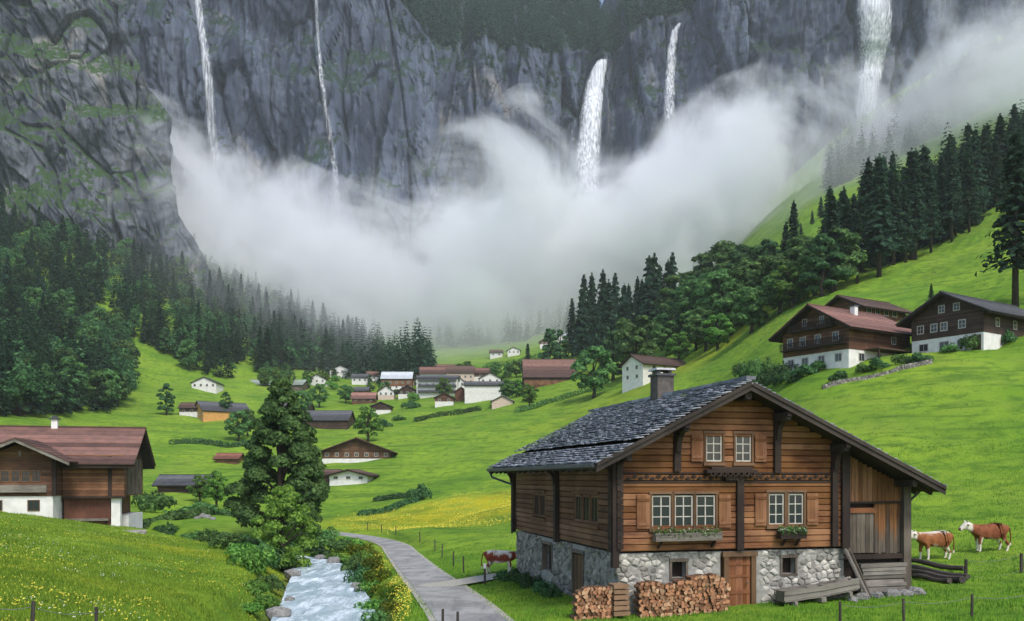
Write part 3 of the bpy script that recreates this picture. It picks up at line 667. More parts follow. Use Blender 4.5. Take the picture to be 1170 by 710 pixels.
wood_mass('forest', pts, hs, 'dark conifer wood along the cliff rim above the broad waterfall', 1)
def left_fill(n, hlo, hhi, cond):
    P = []; Hs = []
    for _ in range(n):
        px = rnd.uniform(-60, 408); Y = math.exp(rnd.uniform(math.log(215), math.log(740))); x = (px-CX)/F*Y; z = float(base_h(x, Y)); py = HY-z/Y*F
        foot = np.interp(px, [-60, 0, 60, 130, 148, 160, 225, 240, 300, 400], [470, 476, 476, 470, 462, 400, 432, 436, 428, 420]); top = np.interp(px, [-60, 40, 100, 200, 225, 300, 400], [200, 222, 258, 292, 308, 338, 368])
        if not (top < py < foot) or (146 < px < 226 and py > 386+max(0, (px-155))*.62 and Y > 380): continue
        if cond(px, py, pn(px*.02, py*.03, 4)): P.append((x, Y, z)); Hs.append(rnd.uniform(hlo, hhi))
    return P, Hs
pts, hs = left_fill(2100, 12, 24, lambda px, py, n: n < .12 or px > 200)
wood_mass('forest', pts, hs, 'dark mass of spruces filling the left hillside forest', 6)
pts, hs = left_fill(1600, 7, 14, lambda px, py, n: n > .0)
wood_mass('forest', pts, hs, 'mass of rounded leafy trees filling the left hillside forest', 7, LOWR, 'leaf_dark')
pts = []; hs = []
for _ in range(260):
    px = rnd.uniform(318, 436); p = at(px, rnd.uniform(500, 690)); pts.append(p); hs.append(rnd.uniform(15, 27))
for _ in range(70):
    px = rnd.uniform(432, 494); p = at(px, rnd.uniform(455, 540)); pts.append(p); hs.append(rnd.uniform(26, 37)*(1-.4*abs(px-466)/30))
wood_mass('forest', pts, hs, 'misty conifer wood on the spur right behind the village', 5)
pts = []; hs = []
for _ in range(900):
    px = rnd.uniform(500, 660); Y = rnd.uniform(690, 900); p = at(px, Y); pts.append(p); hs.append(rnd.uniform(14, 24))
wood_mass('forest', pts[:260], hs[:260], 'pale misty wood at the head of the valley', 2)
pts = []; hs = []
for _ in range(800):
    px = rnd.uniform(945, 1300); Y = rnd.uniform(490, 660); p = at(px, Y)
    if HY-p.z/p.y*F > 235: continue
    pts.append(p-Vector((0, 0, 2))); hs.append(rnd.uniform(16, 26))
wood_mass('forest', pts, hs, 'foggy conifer slope behind the spruce row at the right', 3)
pts = []; hs = []
for _ in range(800):                          # the scrub on the ledges of the near mountain
    s = np.array([rnd.uniform(.62, .995)]); tt = np.array([rnd.uniform(.22, .9)]); p = butt_pt(s, tt)[0]
    if pn(p[0]*.03, p[2]*.05, 2) < .02: continue
    pts.append(p+np.array([0, 1.5, -2])); hs.append(rnd.uniform(4, 9))
wood_mass('scrub', pts, hs, 'dark scrub on the ledges of the near left mountain', 4)
pts = []; hs = []
for _ in range(2500):
    px = rnd.uniform(985, 1290); p = at(px, rnd.uniform(195, 360)); py = HY-p.z/p.y*F
    low = np.interp(px, [985, 1000, 1100, 1160, 1290], [322, 316, 266, 222, 175])
    if py > low or len(pts) > 210: continue
    pts.append(p-Vector((0, 0, .5))); hs.append(rnd.uniform(17, 27))
wood_mass('forest', pts, hs, 'dark wood filling in behind the front spruces of the right slope', 8)
for px, Y, h in [(928, 380, 6), (938, 385, 9), (970, 350, 9), (915, 370, 5)]:
    tree('spruce', at(px, Y), h, 'small tree on the skyline of the high right hand meadow', 'trees on the high meadow', 1.3)

# ------------------------------------------------------------------ bushes and hedges
def bush_mesh(seed, rx, ry, h, n, size, m, lumps=9):
    g = np.random.default_rng(seed); C = np.stack([g.uniform(-.6, .6, lumps)*rx, g.uniform(-.6, .6, lumps)*ry, g.uniform(.15, .62, lumps)*h], 1); r = g.uniform(.3, .5, lumps)
    i = g.integers(0, lumps, n); d = g.normal(size=(n, 3)); d /= np.linalg.norm(d, axis=1)[:, None]; d[:, 2] = np.abs(d[:, 2])*1.0-.25*(g.random(n) < .4)
    P = C[i]+d*np.stack([r[i]*rx*1.1, r[i]*ry*1.1, r[i]*h*1.1], 1)*(g.uniform(.55, 1.0, n)**.5)[:, None]
    P[:, 2] = np.maximum(P[:, 2], .02); V, Fq = leaf_quads(P, d, size, seed); return setn(mesh_from('bush', V, Fq, m), leaf_quads.N)
BUSH = {'lush': [bush_mesh(200+k, 1, 1, 1, 900, .17, M['leaf_lush']) for k in range(3)], 'dark': [bush_mesh(210+k, 1, 1, 1, 900, .17, M['leaf_dark']) for k in range(3)], 'mid': [bush_mesh(220+k, 1, 1, 1, 900, .17, M['leaf_mid']) for k in range(3)], 'yellow': [bush_mesh(230+k, 1, 1, 1, 1100, .13, M['leaf_yellow']) for k in range(3)]}
def bush(kind, pos, r, h, label, group=None, name='bush', cat='bush', ry=None, rz=None, sink=.1):
    o = link(name, rnd.choice(BUSH[kind]), None, (pos[0], pos[1], pos[2]-sink*h), (0, 0, rnd.uniform(0, 6.28) if rz is None else rz), (r, ry or r, h)); return tag(o, label, cat, group)

# ------------------------------------------------------------------ plain houses
def window(parent, p, w_, h_, face, nx_=2, ny_=2, shutters=None, frame=None, pane=None, fr=.07, proud=.05):
    """p = centre of the opening on the wall; face: 'f' toward -y, 'l' toward -x, 'r' toward +x"""
    mb = MB(); pb = MB(); x0, x1, z0, z1 = -w_/2, w_/2, -h_/2, h_/2
    def put(m, a0, a1, c0, c1, d0, d1):
        if face == 'f': m.box(p[0]+a0, p[0]+a1, p[1]-d1, p[1]-d0, p[2]+c0, p[2]+c1)
        elif face == 'l': m.box(p[0]-d1, p[0]-d0, p[1]+a0, p[1]+a1, p[2]+c0, p[2]+c1)
        else: m.box(p[0]+d0, p[0]+d1, p[1]+a0, p[1]+a1, p[2]+c0, p[2]+c1)
    put(mb, x0, x0+fr, z0, z1, -.02, proud); put(mb, x1-fr, x1, z0, z1, -.02, proud)
    put(mb, x0+fr, x1-fr, z0, z0+fr, -.02, proud); put(mb, x0+fr, x1-fr, z1-fr, z1, -.02, proud)
    for k in range(1, nx_):
        c = x0+w_*k/nx_; put(mb, c-.022, c+.022, z0+fr, z1-fr, -.02, proud-.015)
    for k in range(1, ny_):
        c = z0+h_*k/ny_; put(mb, x0+fr, x1-fr, c-.018, c+.018, -.02, proud-.012)
    put(pb, x0+fr*.5, x1-fr*.5, z0+fr*.5, z1-fr*.5, -.03, .012)
    f = mb.build('window', frame or M['winframe'], parent); pb.build('pane', pane or M['pane'], f); return f
def shutter_pair(parent, p, w_, h_, face, sw, m):
    for s in (-1, 1):
        mb = MB(); c = s*(w_/2+sw/2+.03)
        if face == 'f': mb.box(p[0]+c-sw/2, p[0]+c+sw/2, p[1]-.06, p[1]+.0, p[2]-h_/2, p[2]+h_/2)
        else: mb.box(p[0]-.06, p[0]+.0, p[1]+c-sw/2, p[1]+c+sw/2, p[2]-h_/2, p[2]+h_/2)
        mb.build('shutter', m, parent)
def gable_roof(parent, w_, d_, he, slope, ov, of, m, th=.22, under=None, ridge=None, rows=7, slope_r=None, name='roof'):
    rx = w_/2 if ridge is None else ridge; slope_r = slope if slope_r is None else slope_r; zr = he+rx*slope
    mb = MB()
    for s, sl, ext in ((-1, slope, rx+ov), (1, slope_r, w_-rx+ov)):
        for k in range(rows):
            a, b = ext*k/rows, ext*(k+1)/rows+.06
            za, zb = zr-a*sl-.0, zr-b*sl+.05
            X = [rx+s*a, rx+s*b]
            V = [(X[0], -of, za), (X[1], -of, zb), (X[1], d_+of, zb), (X[0], d_+of, za), (X[0], -of, za-.07), (X[1], -of, zb-.09), (X[1], d_+of, zb-.09), (X[0], d_+of, za-.07)]
            mb.add(V, [(0, 1, 2, 3), (7, 6, 5, 4), (0, 4, 5, 1), (2, 6, 7, 3), (1, 5, 6, 2), (0, 3, 7, 4)])
    mb.box(rx-.16, rx+.16, -of-.02, d_+of+.02, zr-.05, zr+.07)
    r = mb.build(name, m, parent)
    ub = MB()
    for s, sl, ext in ((-1, slope, rx+ov), (1, slope_r, w_-rx+ov)):
        a, b = .02, ext-.08; V = []
        for y in (-of+.06, d_+of-.06):
            for dz in (-.10, -.10-th):
                for q in (a, b): V.append((rx+s*q, y, zr-q*sl+dz))
        ub.add(V, [(0, 1, 3, 2), (4, 6, 7, 5), (0, 4, 5, 1), (2, 3, 7, 6), (0, 2, 6, 4), (1, 5, 7, 3)])
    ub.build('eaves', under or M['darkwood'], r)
    return r
def house(name, label, cat, pos, yaw, w_, d_, hb, he, slope, ov, of, base, wall, roof, centre=False, wins=(), chim=None, group=None, basez=2.0, under=None, balcony=None, rows=7, pane_frame=None):
    e = empty(name, pos, yaw, label, cat, group)
    if centre: e.location = Vector(pos)+Matrix.Rotation(yaw, 3, 'Z')@Vector((-w_/2, -d_/2, 0))
    MB().box(0, w_, 0, d_, -basez, hb).build('base_wall', base, e)
    zr = he+w_/2*slope-.3; p = .05
    MB().prism([(-p, hb+.002), (w_+p, hb+.002), (w_+p, he-.3), (w_/2, zr), (-p, he-.3)], -p, d_+p).build('wall', wall, e)
    gable_roof(e, w_, d_, he, slope, ov, of, roof, under=under, rows=rows)
    for wd in wins:
        f, a, z, ww, wh = wd[:5]; nx_, ny_ = (wd[5], wd[6]) if len(wd) > 6 else (2, 1)
        q = p if z > hb else 0
        pt = (a, -q, z) if f == 'f' else ((-q, a, z) if f == 'l' else (w_+q, a, z))
        window(e, pt, ww, wh, f, nx_, ny_, fr=min(.1, ww*.13), frame=pane_frame)
    if chim:
        cx_, cy_, ct = chim; zt = he+min(cx_, w_-cx_)*slope
        c = MB().box(cx_-.35, cx_+.35, cy_-.35, cy_+.35, zt-.6, zt+ct).build('chimney', M['plaster'], e)
        MB().box(cx_-.45, cx_+.45, cy_-.45, cy_+.45, zt+ct+.003, zt+ct+.18).build('cap', M['metal'], c)
    if balcony:
        for (x0, x1, z) in balcony:
            mb = MB(); mb.box(x0, x1, -1.0, -.06, z-.15, z); mb.box(x0, x1, -1.02, -.95, z+.75, z+.85)
            n = int((x1-x0)/.28)
            for k in range(n+1): c = x0+(x1-x0)*k/n; mb.box(c-.07, c+.07, -1.0, -.96, z+.002, z+.75)
            mb.build('balcony', M['darkwood'], e)
    return e

# ------------------------------------------------------------------ left chalet
yaw = R(14)
lc = empty('chalet', (-32.8, 74, -4.25), yaw, 'brown chalet with red tiled roof and white plinth on the left meadow', 'chalet')
# local x runs left (negative) from the near right corner
L_, D_ = 24.0, 9.5
MB().box(-4.7, -1.1, .25, D_, -2, 2.55).build('base_wall', M['wall_redplank'], lc)
MB().box(-L_, -9.9, .1, D_, -2.5, 2.7).box(-9.8, -4.9, -2.4, D_-.2, -2.5, 2.7).build('plinth', M['plaster'], lc)
MB().box(-1.0, -.3, -.02, .7, -2, 2.6).box(-1.05, 2.0*0-.02, 2.2, D_, -2, .9).build('corner_pier', M['plaster'], lc)
w1 = MB(); w1.box(-4.75, 0, 0, D_, 2.6, 6.1); w1.box(-L_, -9.85, 0, D_, 2.703, 6.1); w1.build('wall', M['wall_warm'], lc)
w2 = MB(); w2.add([(0.03, -.0, 5.8), (0.03, D_, 5.8), (0.03, D_/2, 8.3), (-1, -.0, 5.8), (-1, D_, 5.8), (-1, D_/2, 8.3)], [(0, 1, 2), (5, 4, 3), (0, 2, 5, 3), (1, 4, 5, 2), (0, 3, 4, 1)]); w2.build('gable_wall', M['wall_dark'], lc)
w3 = MB(); w3.prism([(-9.84, 2.703), (-4.8, 2.703), (-4.8, 5.8), (-7.3, 6.95), (-9.84, 5.75)], -2.46, D_/2); w3.build('wing_wall', M['wall_brown'], lc)
# main roof: ridge along x
rf = MB(); zr, sl_ = 8.65, .56
for s in (-1, 1):
    for k in range(9):
        a, b = 5.9*k/9, 5.9*(k+1)/9+.05
        V = [(x, D_/2+s*q, zr-q*sl_+o+dz) for x in (-L_-1, 1.0) for q, o in ((a, 0), (b, .05)) for dz in (0, -.1)]
        rf.add(V, [(0, 2, 6, 4), (1, 5, 7, 3), (0, 1, 3, 2), (4, 6, 7, 5), (2, 3, 7, 6), (0, 4, 5, 1)])
rf.box(-L_-1, 1.02, D_/2-.15, D_/2+.15, zr-.04, zr+.08)
rr_ = rf.build('roof', M['tile_red'], lc)
ev = MB()
for s in (-1, 1):
    V = [(x, D_/2+s*q, zr-q*sl_+dz) for x in (-L_-.9, .92) for q in (.05, 5.8) for dz in (-.13, -.42)]
    ev.add(V, [(0, 2, 6, 4), (1, 5, 7, 3), (0, 1, 3, 2), (4, 6, 7, 5), (2, 3, 7, 6), (0, 4, 5, 1)])
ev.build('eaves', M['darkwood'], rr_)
# cross gable over the wing, ridge along y
rg = MB(); gx, gz = -7.3, 7.35
for s in (-1, 1):
    for k in range(8):
        a, b = 3.95*k/8, 3.95*(k+1)/8+.05
        V = [(gx+s*q, y, gz-q*.47+o+dz) for y in (-3.9, D_/2-.6) for q, o in ((a, 0), (b, .05)) for dz in (0, -.1)]
        rg.add(V, [(0, 2, 6, 4), (1, 5, 7, 3), (0, 1, 3, 2), (4, 6, 7, 5), (2, 3, 7, 6), (0, 4, 5, 1)])
g_ = rg.build('wing_roof', M['tile_red'], lc)
bb = MB()
for s in (-1, 1):
    bb.add([(gx+s*q, y, gz-q*.47+dz) for y in (-3.85, -3.6) for q in (0, 3.9) for dz in (-.1, -.36)], [(0, 2, 6, 4), (1, 5, 7, 3), (0, 1, 3, 2), (4, 6, 7, 5), (2, 3, 7, 6), (0, 4, 5, 1)])
bb.build('barge_board', M['weather'], g_)
MB().box(-4.95, -4.65, -2.55, -2.2, 2.71, 5.8).build('corner_post', M['darkwood'], lc)
MB().box(-1.25, -.95, -.12, .2, 2.6, 6).build('corner_post', M['darkwood'], lc)
MB().box(-4.6, .2, -.35, -.02, 2.45, 2.62).build('ledge', M['darkwood'], lc)
MB().box(-4.5, -1.2, -.15, .23, .55, .75).build('ledge', M['weather'], lc)
for x in (-9.0, -6.3): window(lc, (x, -2.4, 1.95), .9, .9, 'f', 2, 1, frame=M['wintrim'])
for k in range(4): window(lc, (-8.35+k*.75, -2.46, 4.3), .68, .95, 'f', 2, 2, frame=M['wintrim'])
MB().box(-8.8, -5.3, -2.75, -2.48, 3.0, 3.6).build('flower_box', M['weather'], lc)
window(lc, (-7.3, -2.46, 6.1), .35, .5, 'f', 1, 1, frame=M['wintrim'])
for k in range(4): MB().box(.0, .1, 1.2+k*1.9, 2.4+k*1.9, 2.7, 5.9).build('shutter', M['plank_grey'], lc)
c = MB().box(-6.7, -6.2, 4.4, 4.9, 8.2, 9.3).build('chimney', M['plaster'], lc); MB().box(-6.85, -6.05, 4.25, 5.05, 9.303, 9.42).box(-6.65, -6.25, 4.45, 4.85, 9.42, 9.6).build('cap', M['metal'], c)
MB().box(-26, 2.5, -5.2, -4.7, -1.5, -.1, jit=.15).build('terrace_kerb', M['stone_shade'], lc)

# ------------------------------------------------------------------ right hand chalets
ha = house('chalet', 'large brown chalet with red roof and white ground floor on the right slope', 'chalet', (.31*118, 118, 14.3), R(-58), 10.3, 12.5, 1.7, 5.0, .58, 1.3, 1.5, M['plaster'], M['wall_brown'], M['tile_terra'],
    wins=[('f', x, 3.5, 1.0, 1.2, 2, 2) for x in (1.2, 3.3, 5.7, 8.4)]+[('f', x, 5.9, .8, 1.0, 2, 2) for x in (3.6, 6.3)]+[('f', x, .8, 1.1, 1.1) for x in (1.3, 3.6, 6.2, 8.8)]+[('r', x, .8, 1.2, 1.1) for x in (2.5, 6)]+[('r', 9, 3.4, 1.0, 1)], chim=(6.6, 6, 1.0), balcony=[(.3, 10, 2.5), (1.6, 8.7, 4.85)], basez=5, rows=9)
MB().box(10.42, 12.4, 3, 10, 1.75, 1.9).build('porch_roof', M['tile_brown'], ha)
for y in (3.2, 9.7): MB().box(12.1, 12.3, y, y+.2, -2, 1.747).build('porch_post', M['darkwood'], ha)
hc = house('chalet', 'dark brown chalet with grey roof and white plinth at the right edge', 'chalet', (.457*112, 112, 15.4), R(-57), 9.2, 15, 1.9, 4.9, .53, 1.4, 1.4, M['plaster'], M['wall_dark'], M['tile_grey'],
    wins=[('f', x, 3.2, .95, 1.1, 2, 2) for x in (1.2, 3.0, 4.3, 6.6)]+[('f', x, 5.4, .85, 1.0, 2, 2) for x in (4.0, 5.9)]+[('f', x, .9, 1.3, 1.0) for x in (1.6, 4.3, 6.6)]+[('r', 3, 3.3, .9, 1.1, 2, 2), ('r', 7, 3.3, .9, 1.1, 2, 2), ('r', 4, .9, .8, .8)], basez=5, rows=9)
MB().box(7.8, 8.9, -.08, -.003, -.5, 1.65).build('garage_door', M['wall_dark'], hc)
house('house', 'small brown house with grey brown roof peeking out behind the red roofed chalet', 'house', (.355*138, 138, 20.4), R(-60), 7.4, 10, 2.2, 5.6, .5, 1.1, 1.2, M['plaster'], M['wall_brown'], M['tile_brown'], wins=[('r', x, 4.7, 1.1, .9, 2, 1) for x in (1.4, 3.4, 5.4, 7.4)], basez=6)
# garden terrace below them
tw = MB()
for row in range(3):
    u = 0
    while u < 1:
        du = rnd.uniform(.012, .03); a = at(940+125*u, 103-2.5*u); b = at(940+125*min(1, u+du), 103-2.5*min(1, u+du)); z = min(a.z, b.z)-.35+row*.27
        tw.box(a.x, b.x-.02, a.y-.25+row*.04, a.y+.3, z, z+.26+rnd.uniform(-.03, .03), jit=.03); u += du
tag(tw.build('garden_wall', M['stone_shade']), 'low mossy stone terrace wall below the right hand chalets', 'wall')
for px, Y, r, h, kd in [(958, 104, 1.3, 1.3, 'dark'), (985, 104, 1.2, 1.3, 'mid'), (1005, 103.5, 1.4, 1.5, 'dark'), (1030, 104, 1.2, 1.3, 'mid'), (1052, 103, 1.5, 1.4, 'dark'), (1085, 105, 1.3, 1.2, 'mid'), (1108, 105, 1.6, 2.0, 'mid'), (1145, 107, 1.5, 2.2, 'dark')]:
    bush(kd, at(px, Y), r, h, 'garden bush on the terrace in front of the right hand chalets', 'garden bushes of the right hand chalets')
for px, py, r, h, kd in [(846, 432, 2.0, 3.0, 'mid'), (862, 436, 2.5, 4.4, 'mid'), (878, 438, 2.3, 3.8, 'mid'), (890, 440, 2.2, 2.9, 'dark'), (904, 438, 2.0, 2.0, 'dark'), (870, 446, 2.2, 2.4, 'dark'), (920, 430, 1.7, 1.7, 'dark'), (938, 424, 1.4, 1.5, 'mid'), (852, 442, 2.0, 2.2, 'mid'), (912, 428, 1.3, 1.4, 'mid')]:
    bush(kd, hit(px, py, 70), r, h, 'tall leafy bush at the left corner of the red roofed chalet', 'bushes beside the red roofed chalet')

# ------------------------------------------------------------------ the village
def vil(name, label, cat, px0, px1, pyb, Y, side, hpx, roofpx, base, wall, roof, wins='few', yaw=None, depth=None, hb=.5, ov=.6, frame=None):
    p = hit((px0+px1)/2, pyb, 70); Y = p.y; w_ = (px1-px0)/F*Y; he = (hpx)/F*Y; rise = roofpx/F*Y
    if side:      # eaves face the camera, gables left and right
        dd = depth or max(6, w_*.5); q = p+Vector((0, dd/2, 0)); ww = []
        n = max(2, int(w_/2.6))
        for k in range(n): ww.append(('r', w_*(k+.5)/n, he*.62, 1.0, min(1.2, he*.35)))
        if he > 4.5:
            for k in range(n): ww.append(('r', w_*(k+.5)/n, he*.25, 1.0, 1.1))
        return house(name, label, cat, q, R(-90)+(yaw or 0), dd, w_, he*hb, he, rise/(dd/2+ov), ov, ov, base, wall, roof, True, ww if wins else (), basez=8, rows=5, pane_frame=frame)
    dd = depth or w_*.9; q = p+Vector((0, dd/2, 0)); n = max(2, int(w_/2.4)); ww = [('f', w_*(k+.5)/n, he*.66, 1.0, min(1.2, he*.3)) for k in range(n)]
    if he > 4.5: ww += [('f', w_*(k+.5)/n, he*.25, 1.0, 1.1) for k in range(n)]
    return house(name, label, cat, q, yaw or 0, w_, dd, he*hb, he, rise/(w_/2+ov), ov, ov, base, wall, roof, True, ww if wins else (), basez=8, rows=5, pane_frame=frame)
PL, WB, WD, WW = M['plaster'], M['wall_brown'], M['wall_dark'], M['wall_warm']
vil('chalet', 'rust roofed chalet with white corner in the meadow right of the big tree', 'chalet', 366, 444, 529, 160, 0, 14, 17, PL, WB, M['tile_rust'], yaw=R(4), hb=.35, ov=1.4)
vil('cottage', 'little white cottage with row of dark windows below the rust roofed chalet', 'cottage', 378, 422, 554, 140, 0, 12, 7, PL, PL, M['tile_brown'], yaw=R(-6), ov=1.0)
vil('shed', 'low brown lean-to shed at the left of the little white cottage', 'shed', 362, 384, 552, 146, 1, 10, 6, WD, WD, M['tile_brown'], 0)
vil('barn', 'dark low barn with grey roof right of the left chalet', 'barn', 180, 232, 563, 125, 1, 11, 12, WD, WD, M['tile_grey'], 0, ov=.8)
vil('shed', 'small orange brown shed in the meadow behind the big tree', 'shed', 246, 271, 530, 185, 1, 6, 7, WW, WW, M['tile_rust'], 0)
vil('house', 'white upper house with pale grey roof at the left forest edge', 'house', 219, 247, 447, 345, 0, 10, 7, PL, PL, M['tile_grey'])
vil('house', 'low dark brown house with white lower strip left of the ochre gable', 'house', 205, 233, 477, 290, 1, 11, 7, PL, WD, M['tile_brown'])
h_ = vil('house', 'ochre gabled house with long grey roof on the left of the village', 'house', 226, 262, 483, 268, 0, 14, 12, M['plaster_ochre'], M['plaster_ochre'], M['tile_grey'], yaw=R(-52), depth=18)
vil('barn', 'long pale roofed farm shed across the meadow left of the village', 'barn', 282, 345, 444, 375, 1, 4, 8, M['plank_grey'], M['plank_grey'], M['roof_moss'], 0, depth=16)
vil('barn', 'big dark barn with wide grey roof behind the big riverside tree', 'barn', 346, 397, 491, 262, 1, 11, 13, WD, WD, M['tile_grey'], 0, depth=14)
vil('barn', 'grey roofed farm building beyond the big dark barn', 'barn', 300, 352, 472, 300, 1, 7, 7, WD, WD, M['tile_grey'], 0, depth=10)
vil('house', 'white house with brown hipped roof left of the village centre', 'house', 377, 401, 432, 420, 0, 9, 6, PL, PL, M['tile_brown'])
vil('house', 'brown chalet with pale metal roof in the village', 'house', 436, 470, 446, 395, 1, 14, 9, PL, WW, M['roof_pale'], hb=.3)
vil('pavilion', 'small dark pavilion with hipped roof on the green below the village', 'pavilion', 424, 446, 474, 320, 0, 10, 5, PL, WD, M['tile_grey'], 0)
hp = (520, 400)
hz = vil('hotel', 'white hotel with rows of grey balconies in the village centre', 'hotel', 476, 522, 453, 392, 1, 21, 5, PL, PL, M['tile_grey'], 1, depth=12, hb=.3)
for r_ in range(3):
    mb = MB(); mb.box(12.02, 13.1, .6, 17.4, 1.6+r_*2.5, 1.75+r_*2.5); mb.box(13.0, 13.1, .6, 17.4, 1.75+r_*2.5, 2.6+r_*2.5); mb.build('balcony', M['metal'], hz)
vil('house', 'white house with red brown roof just behind the hotel', 'house', 480, 512, 440, 430, 1, 14, 9, PL, PL, M['tile_red'])
vil('house', 'wide cream house with brown roof right behind the hotel', 'house', 510, 541, 440, 425, 1, 15, 9, M['plaster_cream'], M['plaster_cream'], M['tile_brown'])
vil('house', 'bright white house with flat grey roof on the village front', 'house', 531, 573, 459, 375, 1, 19, 6, PL, PL, M['tile_grey'], 0, depth=10)
vil('house', 'small red brown gabled house left of the bright white house', 'house', 520, 534, 458, 368, 0, 11, 6, M['wall_redplank'], M['wall_redplank'], M['tile_red'], 0)
vil('shed', 'low pale pink gabled shed in front of the bright white house', 'shed', 562, 586, 465, 360, 0, 7, 7, M['plaster_cream'], M['plaster_cream'], M['roof_pale'], 0)
vil('barn', 'big barn with broad red brown roof right of the village', 'barn', 599, 658, 440, 318, 1, 10, 24, WW, WD, M['tile_red'], 0, depth=17)
vil('house', 'tiny white house far right of the church green below the misty ridge', 'house', 560, 574, 410, 520, 1, 7, 4, PL, PL, M['tile_brown'])
vil('house', 'tiny pale house under the lone spruce beyond the village', 'house', 580, 594, 407, 500, 0, 7, 4, PL, PL, M['tile_grey'])
vil('house', 'small white house on the slope above the big barn', 'house', 636, 650, 391, 470, 1, 8, 4, PL, PL, M['roof_pale'])
vil('house', 'small grey house with brown roof left of the two dark upright trees', 'house', 617, 632, 397, 450, 0, 7, 5, PL, WB, M['tile_brown'])
vil('house', 'topmost little white house beside the dark upright trees', 'house', 650, 662, 380, 480, 0, 7, 4, PL, PL, M['tile_grey'])
vil('house', 'small house half hidden by trees left of the hotel', 'house', 402, 420, 440, 410, 1, 9, 5, PL, PL, M['tile_grey'])
for a_ in [('house', 'low white house with red brown roof at the left end of the village street', 'house', 419, 436, 437, 1, 8, 6, PL, PL, M['tile_red']), ('house', 'narrow cream house with brown roof between pale roofed chalet and hotel', 'house', 466, 479, 441, 0, 11, 6, M['plaster_cream'], M['plaster_cream'], M['tile_brown']),
    ('house', 'brown boarded house with red roof behind the cream house', 'house', 538, 560, 436, 1, 10, 7, PL, WB, M['tile_red']), ('house', 'white house with grey roof peeping over the bright white house', 'house', 548, 572, 441, 0, 9, 7, PL, PL, M['tile_grey']),
    ('house', 'white gabled house at the back of the village, topmost on the left', 'house', 446, 462, 430, 0, 9, 6, PL, PL, M['tile_brown']), ('house', 'long low white house with red brown roof at the back of the village', 'house', 488, 520, 428, 1, 7, 6, PL, PL, M['tile_red']),
    ('shed', 'small brown shed with grey roof left of the pavilion', 'shed', 404, 420, 452, 1, 6, 5, WB, WB, M['tile_grey']), ('house', 'dark boarded house with grey roof below the pale roofed chalet', 'house', 455, 476, 455, 0, 9, 7, PL, WD, M['tile_grey']), ('house', 'white house with brown roof right of the long pale farm shed', 'house', 352, 372, 441, 0, 8, 6, PL, PL, M['tile_brown'])]:
    vil(*a_[:6], 0, *a_[6:])
for a_ in [('house', 'cream house with red brown gable facing the green, left of the dark boarded house', 'house', 432, 450, 457, 0, 10, 7, M['plaster_cream'], PL, M['tile_red']), ('house', 'white chalet with brown upper floor just below the hotel', 'house', 497, 518, 464, 0, 10, 6, PL, WB, M['tile_brown']),
    ('house', 'small white house with terracotta roof between hotel and bright white house', 'house', 519, 531, 446, 0, 10, 6, PL, PL, M['tile_terra']), ('house', 'pale house with grey roof at the right end of the village', 'house', 574, 594, 449, 1, 9, 6, PL, PL, M['tile_grey']), ('barn', 'low brown barn with terracotta roof above the pavilion', 'barn', 402, 428, 462, 1, 7, 8, WB, WB, M['tile_terra'])]:
    vil(*a_[:6], 0, *a_[6:])
for i in range(105):
    px = rnd.uniform(300, 605); py = rnd.uniform(424, 468) if px > 420 else rnd.uniform(424, 446)
    if (474 < px < 578 and py > 439) or (px < 420 and py > 452) or (px > 420 and 455 < py < 466 and px < 470): continue
    p = hit(px, py, 150); 
    if rnd.random() < .55: bush(rnd.choice(['mid', 'dark', 'lush']), p, rnd.uniform(2.5, 4.2), rnd.uniform(2.5, 5), 'garden bush among the village houses', 'bushes among the village houses')
    else: tree(rnd.choice(['oak', 'dark', 'lush']), p, rnd.uniform(5, 9), 'garden tree among the village houses', 'trees among the village houses', 1.15)
vil('hut', 'little dark hut on the grass knoll behind the left chalet', 'hut', 2, 22, 474, 230, 1, 6, 6, WD, WD, M['tile_brown'], 0)
WP = at(725, 250)
house('house', 'large white walled house with brown roof on the hillside', 'house', (.126*250, 250, WP.z+.9), R(-58), 9.0, 17, 3.4, 5.4, .56, 1.0, 1.0, PL, PL, M['tile_brown'], wins=[('f', x, z, 1, 1.1) for x in (2.4, 6.4) for z in (1.6, 4.1)]+[('r', x, 1.6, 1.1, 1.1) for x in (3, 6, 9, 13)]+[('r', x, 4.1, 1.1, 1) for x in (4, 8, 12)], basez=8, rows=9)
for px, Y, r, h, kd, lb in [(478, 142, 2.2, 3.0, 'dark', 'round dark bush in the meadow right of the little white cottage'), (205, 118, 3.2, 2.0, 'mid', 'spreading shrub in front of the dark barn'), (175, 100, 2.4, 2.2, 'mid', 'shrub next to the right end of the left chalet'), (228, 104, 2.6, 1.6, 'mid', 'low shrub patch above the river bank'), (262, 118, 2.0, 2.2, 'dark', 'dark shrub right of the dark barn'), (188, 88, 1.8, 1.5, 'dark', 'dark shrub at the foot of the left chalet'), (440, 300, 4, 3, 'dark', 'dark bush at the pavilion'), (455, 310, 3, 2, 'mid', 'pale bush right of the pavilion'), (168, 108, 2, 3.2, 'mid', 'tall shrub peeping round the end of the left chalet')]:
    bush(kd, at(px, Y), r, h, lb)
